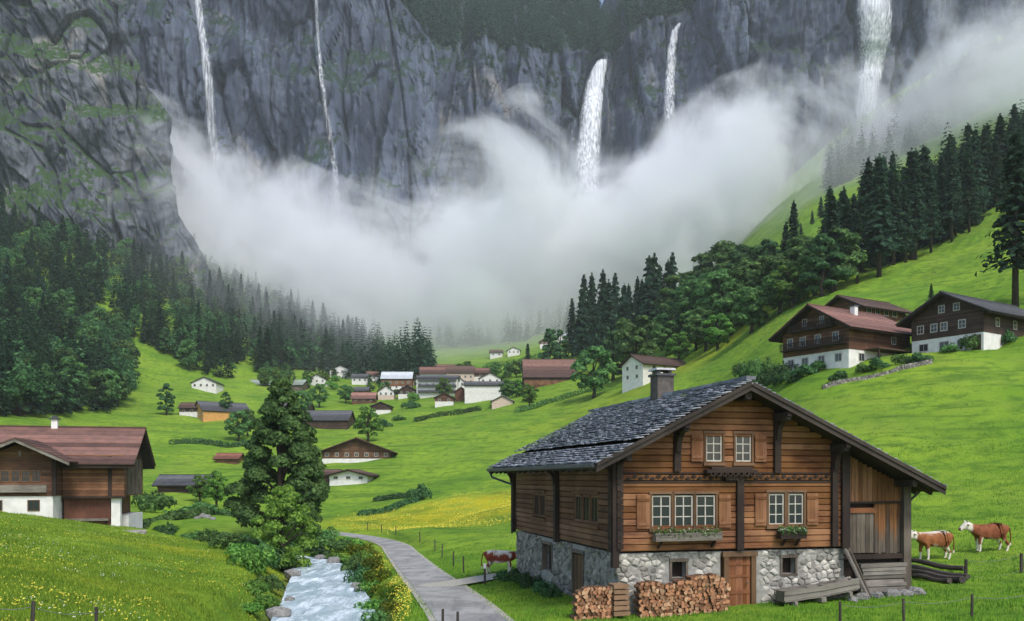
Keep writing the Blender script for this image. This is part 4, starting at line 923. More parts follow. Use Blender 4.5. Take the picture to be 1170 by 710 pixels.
def hedge(pts, wd, h, label, kd='dark'):
    P = [at(*p) for p in pts]; mb_V = []; mb_F = []; n0 = 0; g = np.random.default_rng(len(label))
    seg = np.linspace(0, len(P)-1, 700); Q = np.array([[np.interp(s, range(len(P)), [p[c] for p in P]) for c in range(3)] for s in seg])
    Q = np.repeat(Q, 3, 0); d = g.normal(size=Q.shape); d /= np.linalg.norm(d, axis=1)[:, None]; d[:, 2] = abs(d[:, 2]); hh = h*(1+.3*fbm(Q[:, 0]*.3, Q[:, 1]*.3, 0, 2))
    Q = Q+d*np.stack([np.full(len(Q), wd), np.full(len(Q), wd), hh], 1); V, Fq = leaf_quads(Q, d, .5, 5)
    tag(link('hedge', setn(mesh_from('hedge', V, Fq, M['leaf_'+kd]), leaf_quads.N)), label, 'hedge')
hedge([(196, 262), (232, 262), (270, 262), (292, 268)], 1.1, 1.6, 'long dark hedge below the ochre gabled house')
hedge([(474, 300), (500, 303), (530, 310), (548, 312)], 1.0, 1.6, 'dark hedge across the green in front of the hotel')
hedge([(590, 285), (620, 290), (655, 293), (690, 285)], 1.0, 1.7, 'shrubby hedge below the big red brown barn', 'mid')
hedge([(560, 345), (575, 350), (590, 350)], 1.0, 2.4, 'dense hedge between pale shed and barn')
hedge([(412, 128), (440, 131), (460, 137), (477, 141)], .5, .6, 'thin hedge line curving right of the little white cottage')
hedge([(430, 150), (450, 152), (468, 153)], .7, .7, 'low hedge right of the rust roofed chalet')
hedge([(165, 92), (200, 95), (235, 102), (265, 112)], .7, .8, 'overgrown hedge line below the dark barn', 'mid')
hedge([(556, 490), (590, 488), (615, 484)], 2.0, 3, 'distant tree hedge at the foot of the misty ridge')

# ------------------------------------------------------------------ the big log chalet
GZ = -4.85; HYAW = math.atan2(.254, .967)
mc = empty('log_chalet', (3.9, 32, GZ), HYAW, 'big log chalet with stone base and slate roof in the right foreground', 'chalet')
mc_m = Matrix.Translation((3.9, 32, GZ))@Matrix.Rotation(HYAW, 4, 'Z')
def hw_(u, v, z): return mc_m@Vector((u, v, z))
WF, WM, DD = 12.3, 9.37, 14.1                 # whole front, log part, depth
RU, RZ, SLL, SLR = 4.7, 8.37, .50, .457      # ridge place, ridge height, left and right pitch
def under(u): return RZ-.34-(RU-u)*SLL if u < RU else RZ-.34-(u-RU)*SLR
# openings on the front wall (u0,u1,z0,z1) and on the left wall (v0,v1,z0,z1)
LW = [(1.22, 1.98), (2.13, 2.87), (3.0, 3.78)]
FO = [(a, b, 2.98, 4.16) for a, b in LW]+[(6.02, 6.68, 3.02, 4.2), (6.86, 7.52, 3.02, 4.2)]+[(3.4, 4.06, 5.42, 6.42), (4.62, 5.28, 5.42, 6.42)]
SO = [(1.6, 4.5, 3.0, 4.15), (8.6, 10.6, 2.95, 4.1)]
def segs(a, b, cuts):
    out = [(a, b)]
    for c, d in cuts:
        nxt = []
        for p, q in out:
            if d <= p or c >= q: nxt.append((p, q)); continue
            if c > p: nxt.append((p, c))
            if d < q: nxt.append((d, q))
        out = nxt
    return [s for s in out if s[1]-s[0] > .03]
def log(mb, along_u, a, b, z0, z1, t0, th=.2):
    """one squared log with eased edges, outer face bulging at -t0"""
    e = .028; o = rnd.uniform(-.012, .012)
    prof = [(0, z0+.004), (-th*.78+o, z0+.004), (-th+o, z0+e+.004), (-th+o, z1-e), (-th*.78+o, z1-.004), (0, z1-.004)]
    V = []
    for q in (a, b):
        for y, z in prof: V.append((q, y-t0, z) if along_u else (y-t0, q, z))
    n = 6; Fs = [tuple(range(n)), tuple(range(2*n-1, n-1, -1))]+[(j, n+j, n+(j+1) % n, (j+1) % n) for j in range(n)]
    mb.add(V, Fs)
fl = MB(); z = 2.12; hgt = .235
while z < 7.85:
    z1 = min(z+hgt, 7.95); zt = z1
    zt = z+.03; ul = max(-.0, RU-(RZ-.34-zt)/SLL); ur = min(WM, RU+(RZ-.34-zt)/SLR)
    if ur-ul < .3: break
    zm = (z+z1)/2
    for a, b in segs(ul, ur, [(o[0], o[1]) for o in FO if o[2]-.02 < zm < o[3]+.02]): log(fl, True, a, b, z, z1, 0)
    z = z1
fl.build('front_log_wall', M['logs'], mc)
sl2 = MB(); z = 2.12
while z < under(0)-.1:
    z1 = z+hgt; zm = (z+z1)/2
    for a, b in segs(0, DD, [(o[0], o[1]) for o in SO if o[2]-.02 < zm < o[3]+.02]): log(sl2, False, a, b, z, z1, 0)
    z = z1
sl2.build('side_log_wall', M['logs_shaded'], mc)
# dark rooms behind the openings, rear wall and right side
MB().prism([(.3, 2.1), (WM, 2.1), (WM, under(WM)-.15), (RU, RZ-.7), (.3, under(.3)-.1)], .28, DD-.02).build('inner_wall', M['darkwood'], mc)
# wood planking of the barn part, open-work lower edge
bp = MB(); u = WM+.12
while u < WF-.02:
    w_ = min(rnd.uniform(.14, .24), WF-u); o = rnd.uniform(0, .025)
    bp.box(u+.006, u+w_-.006,   .02-o, .1, 3.86, under(u+w_)-.02); u += w_
bp.build('barn_boarding', M['plank_warm'], mc)
bl = MB(); u = WM+.12
while u < WF-.02:
    w_ = min(rnd.uniform(.13, .22), WF-u); o = rnd.uniform(0, .025)
    if not (WM+.25 < u+w_/2 < WM+1.45): bl.box(u+.006, u+w_-.006, .05-o, .12, 1.8+rnd.uniform(-.05, .03), 3.84)
    u += w_
bl.build('barn_boarding', M['plank_fade'], mc)
bd = MB(); u = WM+.27
while u < WM+1.42: bd.box(u+.005, u+.185, -.02+rnd.uniform(0, .015), .1, 1.84, 3.42); u += .195
bdo = bd.build('barn_door', M['plank_grey'], mc)
MB().box(WM+.2, WM+1.52, -.07, .1, 3.425, 3.62).build('lintel', M['door'], bdo)
MB().box(WM+.05, WF+.05, -.06, .06, 3.8, 3.88).build('rail', M['darkwood'], mc)
MB().box(WM+.05, WF+.05, -.1, .15, 1.6, 1.79).build('sill_beam', M['darkwood'], mc)
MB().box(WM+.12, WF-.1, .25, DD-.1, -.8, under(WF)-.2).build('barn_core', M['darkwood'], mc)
rs = MB(); v = .1
while v < DD:
    w_ = rnd.uniform(.16, .25); rs.box(WF-.06, WF+rnd.uniform(0, .02), v+.005, v+w_-.005, 1.3, under(WF)-.05); v += w_
rs.build('barn_side_boarding', M['plank_grey'], mc)
# stone base, laid stone by stone
def stones(name, m, along_u, a0, a1, z0, z1, cuts, off=.1):
    """rubble: every stone a shrunken, domed Voronoi cell"""
    g = np.random.default_rng(int(a1*10)); S = []; z = z0-.2
    while z < z1+.3:
        a = a0-.5+g.uniform(0, .3); hh = g.uniform(.14, .24)
        while a < a1+.5: S.append((a+g.uniform(-.1, .1), z+g.uniform(-.08, .08))); a += g.uniform(.16, .52)
        z += hh
    S = np.array(S); mb = MB(); asp = 1.25
    for k, c in enumerate(S):
        if not (a0 < c[0] < a1 and z0-.1 < c[1] < z1+.1): continue
        poly = [(c[0]-.6, c[1]-.5), (c[0]+.6, c[1]-.5), (c[0]+.6, c[1]+.5), (c[0]-.6, c[1]+.5)]
        dd = np.hypot((S[:, 0]-c[0])/asp, S[:, 1]-c[1])
        planes = []
        for q in np.argsort(dd)[1:16]:
            o = S[q]; nx, nz = (o[0]-c[0])/asp**2, o[1]-c[1]; mx_, mz = (o+c)/2; planes.append((nx, nz, nx*mx_+nz*mz))
        planes += [(1, 0, a1+.03), (-1, 0, -a0+.0), (0, 1, z1), (0, -1, -z0)]
        for nx, nz, dk in planes:
            out = []
            for p, r in zip(poly, poly[1:]+poly[:1]):
                fp, fr_ = nx*p[0]+nz*p[1]-dk, nx*r[0]+nz*r[1]-dk
                if fp <= 0: out.append(p)
                if (fp < 0) != (fr_ < 0): w_ = fp/(fp-fr_); out.append((p[0]+(r[0]-p[0])*w_, p[1]+(r[1]-p[1])*w_))
            poly = out
            if len(poly) < 3: break
        if len(poly) < 3: continue
        P = np.array(poly); cc = P.mean(0); lo, hi = P.min(0), P.max(0)
        if (hi-lo).min() < .07 or any(lo[0] < q[1]-.02 and hi[0] > q[0]+.02 and lo[1] < q[3]-.02 and hi[1] > q[2]+.02 for q in cuts): continue
        n = len(P); dp_ = off+g.uniform(-.035, .055); V = []
        for fac, d in ((.93, -.05), (.9, dp_*.75), (.66, dp_), ):
            V += [(*(cc+(p-cc)*fac*(1+g.uniform(-.03, .03))), d+g.uniform(-.01, .01)) for p in P]
        V.append((*(cc+g.uniform(-.03, .03, 2)), dp_+.015)); V = [(v[0], -v[2], v[1]) for v in V]
        V = V if along_u else [(v[1], v[0], v[2]) for v in V]
        Fs = [(L0*n+q, L0*n+(q+1) % n, (L0+1)*n+(q+1) % n, (L0+1)*n+q) for L0 in (0, 1) for q in range(n)]+[(2*n+q, 2*n+(q+1) % n, 3*n) for q in range(n)]
        mb.add(V, Fs)
    return mb.build(name, m, mc)
FST = [(4.0, 5.62, -1, 2.0), (2.02, 2.68, 1.08, 1.72), (6.62, 7.28, 1.1, 1.76)]
SST = [(3.6, 5.0, -.2, 1.7), (7.9, 9.4, .5, 1.75)]
stones('stone_wall', M['stone'], True, -.1, 4.02, -.7, 2.06, FST); stones('stone_wall', M['stone'], True, 5.58, WM+.05, -.7, 2.06, FST)
for a, b in ((-.1, 3.58), (5.02, 7.88), (9.42, DD)): stones('stone_wall', M['stone_shade'], False, a, b, -.7, 2.06, SST)
mt = MB()
for a, b, z0_, z1_ in [(-.06, 4.06, -.8, 1.1), (5.56, WM+.02, -.8, 1.12), (-.06, 2.06, 1.1, 2.04), (2.64, 4.06, 1.1, 2.04), (5.56, 6.66, 1.12, 2.04), (7.24, WM+.02, 1.12, 2.04), (2.06, 2.64, 1.7, 2.04), (6.66, 7.24, 1.74, 2.04)]: mt.box(a, b, -.075, .25, z0_, z1_)
mt.box(4.06, 5.56, -.072, .25, 1.97, 2.04)
mt.box(-.07, .25, .26, 3.62, -.8, 2.04).box(-.07, .25, 4.98, 7.92, -.8, 2.04).box(-.07, .25, 9.38, DD, -.8, 2.04).box(-.068, .25, 3.62, 4.98, 1.68, 2.04).box(-.068, .25, 7.92, 9.38, 1.73, 2.04).box(-.068, .25, 7.92, 9.38, -.8, .52)
mt.build('mortar', M['mortar'], mc)
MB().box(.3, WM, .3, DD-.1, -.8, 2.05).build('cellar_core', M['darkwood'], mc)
for a, b, z0_, z1_ in FST[1:]:
    mb = MB(); mb.box(a-.05, b+.05, -.15, -.02, z1_-.02, z1_+.1); mb.box(a-.05, b+.05, -.13, -.02, z0_-.06, z0_+.02); mb.box(a-.04, a+.05, -.12, -.02, z0_+.02, z1_-.02); mb.box(b-.05, b+.04, -.12, -.02, z0_+.02, z1_-.02); mb.build('cellar_window', M['plank_grey'], mc)
# the door
MB().box(4.16, 4.36, -.2, .2, -.3, 1.84).box(5.3, 5.5, -.2, .2, -.3, 1.84).box(4.1, 5.56, -.22, .2, 1.843, 2.03).build('door_frame', M['wintrim'], mc)
dm = MB()
for k in range(6): dm.box(4.365+k*.156, 4.365+(k+1)*.156-.008, -.1, -.04, -.18, 1.84)
dr_ = dm.build('door', M['door'], mc)
for a, b in ((.42, .56), (1.05, 1.13), (1.5, 1.62)): MB().box(4.37, 5.29, -.125, -.101, a, b).build('ledger', M['door'], dr_)
hd = MB(); hd.tube([(5.18, -.1, .85), (5.18, -.19, .85), (5.05, -.19, .85)], .018, 6); hd.build('handle', M['metal'], dr_)
MB().box(3.95, 5.7, -.75, -.12, -.5, -.2).build('door_step', M['stone'], mc)
# side openings in the stone
sd = MB()
for k in range(6): sd.box(-.03, .03, 3.68+k*.205, 3.68+k*.205+.195, -.15, 1.62)
sd.build('side_door', M['wintrim'], mc)
MB().box(-.12, .1, 3.55, 3.7, -.2, 1.7).box(-.12, .1, 4.93, 5.06, -.2, 1.7).box(-.14, .1, 3.5, 5.1, 1.703, 1.84).build('door_frame', M['plank_grey'], mc)
MB().box(-.12, .1, 7.85, 7.98, .5, 1.75).box(-.12, .1, 9.3, 9.43, .5, 1.75).box(-.14, .1, 7.8, 9.5, 1.753, 1.87).build('hatch_frame', M['plank_grey'], mc)
# front windows
for a, b, z0_, z1_ in FO:
    window(mc, ((a+b)/2, -.14, (z0_+z1_)/2), b-a, z1_-z0_, 'f', 2, 3, fr=.055, proud=.045)
    MB().box(a-.09, a-.003, -.245, .0, z0_-.05, z1_+.05).box(b+.003, b+.09, -.245, .0, z0_-.05, z1_+.05).box(a-.12, b+.12, -.255, .0, z1_+.053, z1_+.15).box(a-.12, b+.12, -.29, .0, z0_-.15, z0_-.053).build('window_surround', M['wintrim'], mc)
def shut(u0, u1, z0_, z1_):
    mb = MB(); n = 3
    for k in range(n): mb.box(u0+(u1-u0)*k/n+.003, u0+(u1-u0)*(k+1)/n-.003, -.265, -.215, z0_, z1_)
    for zz in (z0_+.12, z1_-.22): mb.box(u0+.02, u1-.02, -.29, -.266, zz, zz+.1)
    mb.build('shutter', M['shutter'], mc)
for u0, u1, z0_, z1_ in [(.6, 1.12, 2.95, 4.18), (3.9, 4.4, 2.95, 4.18), (5.42, 5.9, 3.0, 4.22), (7.64, 8.14, 3.0, 4.22), (2.78, 3.27, 5.42, 6.42), (5.41, 5.9, 5.42, 6.42)]: shut(u0, u1, z0_, z1_)
def flowers_box(u0, u1, z, dark=0):
    b = MB().box(u0, u1, -.62, -.3, z-.28, z).box(u0-.03, u1+.03, -.635, -.621, z-.05, z+.02).build('flower_box', M['darkwood' if dark else 'weather'], mc)
    g = np.random.default_rng(int(u0*10)); n = 420; P = np.stack([g.uniform(u0, u1, n), g.uniform(-.68, -.3, n), z+np.abs(g.normal(0, .09, n))-.12*(g.random(n) < .4)], 1)
    V, Fq = leaf_quads(P, g.normal(size=(n, 3)), .1, 3); link('greenery', mesh_from('greenery', V, Fq, M['leaf_mid']), b)
    n = 60; P = np.stack([g.uniform(u0, u1, n), g.uniform(-.72, -.4, n), z+np.abs(g.normal(0.03, .08, n))], 1); V, Fq = leaf_quads(P, g.normal(size=(n, 3)), .06, 4); link('blossoms', mesh_from('blossoms', V, Fq, M['bloom_white']), b)
    br = MB()
    for q in (u0+.25, u1-.25): br.bar((q, -.25, z-.55), (q, -.55, z-.27), .07, .07)
    br.build('bracket', M['darkwood'], b)
flowers_box(1.2, 3.85, 2.78); flowers_box(6.3, 7.4, 2.78, 1)
# carved beam under the upper windows
cb = MB(); cb.box(3.3, 5.4, -.5, -.21, 5.0, 5.12)
for k in range(9):
    q = 3.42+k*.232; cb.tube([(q, -.52, 5.0), (q+.06, -.54, 4.87), (q+.15, -.54, 4.87), (q+.2, -.52, 4.98)], .035, 6)
cb.box(3.5, 5.2, -.47, -.3, 5.123, 5.22); cb.box(4.1, 4.6, -.45, -.23, 4.72, 4.85)
cb.build('carved_beam', M['darkwood'], mc)
# dentil band across the front
db = MB(); db.box(.1, WM, -.235, -.1, 4.62, 4.70); db.box(.1, WM, -.235, -.1, 4.96, 5.02)
u = .2
k = 0
while u < WM-.1:
    zc = 4.83+(.03 if k % 2 else -.03); db.add([(u, -.25, zc), (u+.11, -.25, zc-.07), (u+.22, -.25, zc), (u+.11, -.25, zc+.07), (u, -.18, zc), (u+.11, -.18, zc-.07), (u+.22, -.18, zc), (u+.11, -.18, zc+.07)], [(0, 1, 2, 3), (0, 4, 5, 1), (1, 5, 6, 2), (2, 6, 7, 3), (3, 7, 4, 0)]); u += .235; k += 1
db.build('carved_band', M['darkwood'], mc)
# posts and curved roof braces
def brace(u, ztop, zbot, reach, wd=.26):
    mb = MB(); mb.box(u-wd/2, u+wd/2, -.34, -.205, zbot, ztop)
    n = 7
    for k in range(n):
        a, b = k/n, (k+1)/n; f = lambda t: (u, -.3-reach*(1-math.cos(t*math.pi/2))*.98, ztop-.95+ .95*math.sin(t*math.pi/2))
        mb.bar(f(a), f(b), wd*.75, .24)
    mb.build('brace', M['darkwood'], mc)
for u, zb in ((2.2, 5.05), (6.35, 5.0), (8.85, 2.15)): brace(u, under(u)-.05, zb, .85)
MB().box(4.78-.14, 4.78+.14, -.33, -.205, 2.1, 4.85).build('post', M['darkwood'], mc)
MB().box(WM-.2, WM+.14, -.33, .2, 2.08, under(WM)-.05).build('post', M['darkwood'], mc)
cp = MB(); z = 2.1                             # corner: log ends crossing
while z < under(0)-.3:
    cp.box(-.42, -.0, -.215, .02, z+.01, z+.225, jit=.008); cp.box(-.215, .02, -.42, -.216, z+.12, z+.33, jit=.008); z += .235
cp.build('corner_logs', M['darkwood'], mc)
MB().box(-.36, -.12, -.36, -.12, 1.55, under(0)-.15).build('post', M['darkwood'], mc)
def sbrace(v):
    mb = MB(); mb.box(-.4, -.205, v-.16, v+.16, 2.0, under(0)-.3)
    for k in range(6):
        a, b = k/6, (k+1)/6; f = lambda t: (-.34-.75*(1-math.cos(t*math.pi/2)), v, under(0)-1.15+.8*math.sin(t*math.pi/2))
        mb.bar(f(a), f(b), .22, .22, up=(0, 1, 0))
    mb.build('brace', M['darkwood'], mc)
for v in (6.6, 13.9): sbrace(v)
MB().box(WF-.2, WF+.14, -.16, .14, -.5, under(WF)-.05).build('post', M['plank_grey'], mc)
# side windows
for v0, v1, z0_, z1_ in SO:
    n = 3 if v1-v0 > 2.5 else 2
    for k in range(n):
        a = v0+(v1-v0)*k/n; b = v0+(v1-v0)*(k+1)/n
        window(mc, (-.12, (a+b)/2, (z0_+z1_)/2), b-a-.1, z1_-z0_-.05, 'l', 2, 1, frame=M['logs_shaded'], fr=.09, proud=.06)
    MB().box(-.3, -.1, v0-.15, v1+.15, z0_-.16, z0_-.02).box(-.27, -.1, v0-.12, v1+.12, z1_+.0, z1_+.12).build('window_surround', M['logs_shaded'], mc)
# roof: purlins, rafters, boards, slabs
OVF, OVL, OVR = 1.2, 1.3, .85
V0, V1 = -OVF, DD+1.1
for u, rad in ((RU, .16), (2.2, .14), (6.35, .15), (8.85, .15), (11.9, .13), (0.0, .13)):
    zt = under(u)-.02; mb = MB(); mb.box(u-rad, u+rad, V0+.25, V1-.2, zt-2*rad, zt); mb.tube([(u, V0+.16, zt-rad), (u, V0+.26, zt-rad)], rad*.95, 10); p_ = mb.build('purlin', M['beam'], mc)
def zroof(u): return RZ-(RU-u)*SLL if u < RU else RZ-(u-RU)*SLR
UL, UR = -OVL, WF+OVR
bm_ = MB()
for a, b in ((UL, RU), (RU, UR)):
    bm_.add([(q, v, zroof(q)-dz) for q in (a, b) for v in (V0+.03, V1-.03) for dz in (.14, .26)], [(0, 1, 3, 2), (4, 6, 7, 5), (0, 4, 5, 1), (2, 3, 7, 6), (0, 2, 6, 4), (1, 5, 7, 3)])
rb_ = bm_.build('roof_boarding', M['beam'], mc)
bg_ = MB()
for a, b in ((UL, RU), (RU, UR)):
    for v, t0, t1 in ((V0-.02, .10, .36), (V0-.07, .02, .17)):
        bg_.add([(q, vv, zroof(q)-dz) for q in (a, b) for vv in (v, v+.05) for dz in (t0, t1)], [(0, 1, 3, 2), (4, 6, 7, 5), (0, 4, 5, 1), (2, 3, 7, 6), (0, 2, 6, 4), (1, 5, 7, 3)])
bg_.build('barge_board', M['beam'], rb_)
for k in range(18):
    v = V0+.7+k*(V1-V0-1.0)/17
    for a, b in ((UL+.05, 0.2), (WF-.1, UR-.05)):
        ra = MB(); ra.bar((a, v, zroof(a)-.34), (b, v, zroof(b)-.34), .12, .14); ra.build('rafter', M['beam'], rb_)
rslab = MB()
for side in (0, 1):
    ext = (RU-UL) if side == 0 else (UR-RU); sl_ = SLL if side == 0 else SLR; ln = math.sqrt(1+sl_*sl_); n = int(ext*ln/.22)
    for k in range(n+1):
        a = ext*k/n; ov_ = .34/ln; v = V0-.06-rnd.uniform(0, .3)
        while v < V1+.05:
            w_ = rnd.uniform(.2, .46); b0 = max(0, a-ov_*.55); b1 = min(a+ov_*.62+rnd.uniform(-.045, .05), ext+.06)
            lift = rnd.uniform(.0, .035)+(.11 if side == 0 and k < .74*n else 0); th = rnd.uniform(.025, .045); v0_, v1_ = max(v+.006, V0-.06), min(v+w_-.006, V1+.06)
            if v1_-v0_ > .08:
                V = []
                for q, up in ((b0, -.075+(.1 if lift > .1 else 0)), (b1, .03+lift)):
                    for vv in (v0_+rnd.uniform(-.012, .012), v1_+rnd.uniform(-.012, .012)):
                        u = RU-q if side == 0 else RU+q; z = RZ-q*sl_+up+rnd.uniform(-.006, .006); V += [(u, vv, z), (u, vv, z-th)]
                rslab.add(V, [(0, 2, 6, 4), (1, 5, 7, 3), (0, 1, 3, 2), (4, 6, 7, 5), (2, 3, 7, 6), (0, 4, 5, 1)])
            v += w_
for v in np.arange(V0, V1, .9): rslab.box(RU-.2, RU+.2, v, v+.88, RZ+.06, RZ+.17+rnd.uniform(0, .02), jit=.01)
rslab.build('roof_slabs', M['slate'], mc)
gt = MB(); gt.tube([(UL-.06, V0+.1, zroof(UL)-.12), (UL-.06, V1, zroof(UL)-.16)], .085, 8); gt.build('gutter', M['metal'], mc)
dp = MB(); dp.tube([(UL-.06, V1-.3, zroof(UL)-.2), (UL+.1, V1-.3, zroof(UL)-.55), (-.3, V1-1.0, 4.45), (-.32, V1-1.1, 4.0), (-.32, V1-1.1, 1.9)], .06, 7); dp.build('downpipe', M['metal'], mc)
dp = MB(); dp.tube([(UR-.1, V0+1.3, zroof(UR)-.25), (WF+.35, V0+1.5, zroof(UR)-.7), (WF+.22, V0+1.5, 3.6), (WF+.22, V0+1.5, .2)], .05, 7); dp.build('downpipe', M['metal'], mc)
ch = MB().box(RU-.42, RU+.36, 6.1, 6.9, RZ-.8, RZ+1.0).build('chimney', M['chimney'], mc)
MB().box(RU-.5, RU+.44, 6.02, 6.98, RZ+1.003, RZ+1.1).build('cap', M['metal'], ch)
MB().box(RU-.38, RU-.24, 6.2, 6.8, RZ+1.103, RZ+1.25).box(RU+.16, RU+.3, 6.2, 6.8, RZ+1.103, RZ+1.25).build('cap_leg', M['metal'], ch)
MB().box(RU-.5, RU+.42, 6.04, 6.96, RZ+1.253, RZ+1.34).build('cover_slab', M['snowcap'], ch)

# ------------------------------------------------------------------ around the chalet
def gz(u, v): p = hw_(u, v, 0); return h1(p.x, p.y)-GZ
def logproto(kind, seed):
    g = random.Random(seed); L = .55; mb = MB()
    if kind == 0: prof = [(.095*math.cos(a)*g.uniform(.9, 1.1), .095*math.sin(a)*g.uniform(.9, 1.1)) for a in np.arange(9)*2*math.pi/9]
    elif kind == 1: prof = [(-.1, -.055), (.1, -.06)]+[(.115*math.cos(a), -.055+.14*math.sin(a)) for a in (.4, 1.1, 1.7, 2.4)]+[(-.11, -.02)]
    else: prof = [(-.09, -.07), (.1, -.075), (.085, .03), (.0, .1), (-.08, .06)]
    n = len(prof); V = [(x, y, z) for y in (0, L) for x, z in prof]
    mb.add(V, [tuple(range(n)), tuple(range(2*n-1, n-1, -1))], 0); mb.add(V, [(j, n+j, n+(j+1) % n, (j+1) % n) for j in range(n)], 1)
    return mesh_from('split_log', mb.V, mb.F, [M['logend'], M['logbark']], mb.I)
LOGS = [logproto(k % 3, k) for k in range(6)]
def stack(u0, u1, v, top, label, group, sz=1.0):
    z = 0; row = 0; cnt = 0
    while z < 2.4:
        u = u0+(.09 if row % 2 else 0)*sz
        while u < u1:
            base = gz(u, v)+.07
            if z < top(u): 
                p = hw_(u+rnd.uniform(-.02, .02), v+rnd.uniform(-.09, .05), base+z+rnd.uniform(-.015, .015))
                o = link('split_log', rnd.choice(LOGS), None, p, (0, rnd.uniform(0, 6.28), HYAW+rnd.uniform(-.05, .05)), sz*rnd.uniform(.85, 1.12)); tag(o, label, 'firewood log', group); cnt += 1
            u += .175*sz*rnd.uniform(.93, 1.07)
        z += .152*sz; row += 1
    return cnt
n1_ = stack(.5, 4.0, -.85, lambda u: 1.22+.14*math.sin(u*2.1+1.4)-.7*max(0, u-3.55)-.25*max(0, .8-u), 'pale split log in the wide firewood stack left of the door', 'logs of the wide firewood stack', .82)
n2_ = stack(-1.95, -.62, -1.0, lambda u: 1.1-.5*max(0, -1.5-u), 'split log in the small firewood stack at the left corner', 'logs of the corner firewood stack', .82)
print('logs', n1_, n2_)
mb = MB()
for k in range(6):
    a = gz(-.4, -1)+.12+k*.19; mb.box(-.62, -.02-.012*k, -1.15, -.5, a, a+.15, jit=.015)
p_ = mb.build('firewood_planks', M['logend']); p_.matrix_world = mc_m; tag(p_, 'short stack of thick split planks between the two firewood stacks', 'wood pile')
# sun bleached troughs, boards and beams to the right of the door
def trough(u, v, L, label, rz, tilt):
    e = empty('trough', hw_(u, v, gz(u, v)+.05), HYAW+rz, label, 'trough'); e.rotation_euler[1] = tilt
    MB().box(0, L, -.28, .28, .12, .18).build('floor_board', M['weather'], e)
    for y in (-.3, .26):
        mb = MB()
        for k in range(2): mb.box(-.05, L+.05, y-.03*k, y+.04-.03*k, .17+.2*k, .36+.2*k, jit=.012)
        mb.build('side_board', M['weather'], e)
    for x in (0, L-.06): MB().box(x, x+.06, -.262, .258, .183, .52, jit=.008).build('end_board', M['weather'], e)
    for x in (.35, L-.45): MB().box(x, x+.12, -.4, .4, -.05, .117).build('runner', M['weather'], e)
trough(5.95, -1.15, 2.0, 'weathered wooden trough nearest the chalet door', .1, R(-4))
trough(7.3, -.95, 1.9, 'weathered wooden trough left of the leaning plank', -.06, R(-9))
mb = MB()
for k in range(5): mb.box(6.0+.05*k, 9.2-.1*k, -.62-.03*k, -.3-.03*k, .1+k*.1, .18+k*.1, jit=.025)
p_ = mb.build('board_pile', M['weather']); p_.matrix_world = mc_m; tag(p_, 'grey pile of long boards stacked behind the troughs', 'boards')
mb = MB(); mb.bar((9.85, -1.0, gz(9.8, -1)), (9.3, -.3, 2.05), .26, .07); p_ = mb.build('plank', M['weather']); p_.matrix_world = mc_m; tag(p_, 'broad bleached plank leaning by the barn door', 'plank')
mb = MB(); mb.bar((10.1, -.8, gz(10, -.8)), (9.6, -.2, 1.95), .12, .07); p_ = mb.build('plank', M['plank_grey']); p_.matrix_world = mc_m; tag(p_, 'thin dark plank leaning just right of the broad one', 'plank')
mb = MB(); zb = .2
for k in range(8): mb.box(10.15+rnd.uniform(-.1, .1), 12.15+rnd.uniform(-.1, .05), -.25+rnd.uniform(-.05, .05), .22, zb+k*.155, zb+.14+k*.155, jit=.02)
p_ = mb.build('timber_stack', M['weather']); p_.matrix_world = mc_m; tag(p_, 'neat stack of old timbers under the barn boarding', 'timber stack')
for u, v, s_ in [(9.6, -.9, .35), (10.3, -.8, .3), (11.0, -.75, .4), (11.6, -.8, .33), (12.2, -.6, .4), (8.9, -1.2, .25)]:
    me = bpy.data.meshes.new('stone'); 
    pass
def rockmesh(seed):
    g = np.random.default_rng(seed); V = []; Fs = []; nu, nv = 10, 6
    for j in range(nv+1):
        for i in range(nu):
            a = 2*math.pi*i/nu; b = math.pi*j/nv; V.append((math.cos(a)*math.sin(b), math.sin(a)*math.sin(b), .7*math.cos(b)))
    V = np.array(V); V = V*(1+.45*fbm(V[:, 0]*1.3+seed, V[:, 1]*1.3, V[:, 2]*1.3, 3))[:, None]
    for j in range(nv):
        for i in range(nu): Fs.append((j*nu+i, (j+1)*nu+i, (j+1)*nu+(i+1) % nu, j*nu+(i+1) % nu))
    return mesh_from('rock', V, Fs, M['rock'])
ROCKS = [rockmesh(k) for k in range(5)]
for u, v, s_ in [(9.55, -.95, .3), (10.3, -.85, .26), (11.0, -.8, .36), (11.6, -.85, .3), (12.25, -.7, .36), (8.95, -1.25, .22)]:
    tag(link('stone', rnd.choice(ROCKS), None, hw_(u, v, gz(u, v)+.05), (0, 0, rnd.uniform(0, 6)), s_), 'grey stone lying at the foot of the barn end', 'stone', 'stones at the barn end')
for i in range(13):
    k = rnd.randrange(22, 60); k = min(k, len(RIVER)-2); s_ = rnd.choice((-1, 1)); a, b = RIVER[k], RIVER[k+1]; d = np.array([b[0]-a[0], b[1]-a[1]]); d /= np.linalg.norm(d); q = a[:2]+np.array([d[1], -d[0]])*s_*(a[3]*rnd.uniform(.85, 1.1))
    tag(link('boulder', rnd.choice(ROCKS), None, (q[0], q[1], a[2]+.05), (0, 0, rnd.uniform(0, 6)), rnd.uniform(.25, .6)), 'grey boulder at the edge of the rushing river', 'boulder', 'boulders in the river')
for px, py, s_ in [(222, 589, .5), (229, 591, .6), (236, 592, .55), (214, 588, .4), (243, 594, .4), (226, 593, .4)]:
    p = hit(px, py); tag(link('boulder', rnd.choice(ROCKS), None, p, (0, 0, rnd.uniform(0, 6)), s_), 'pale rock in the row on the far left river bank', 'boulder', 'pale rocks on the bank')
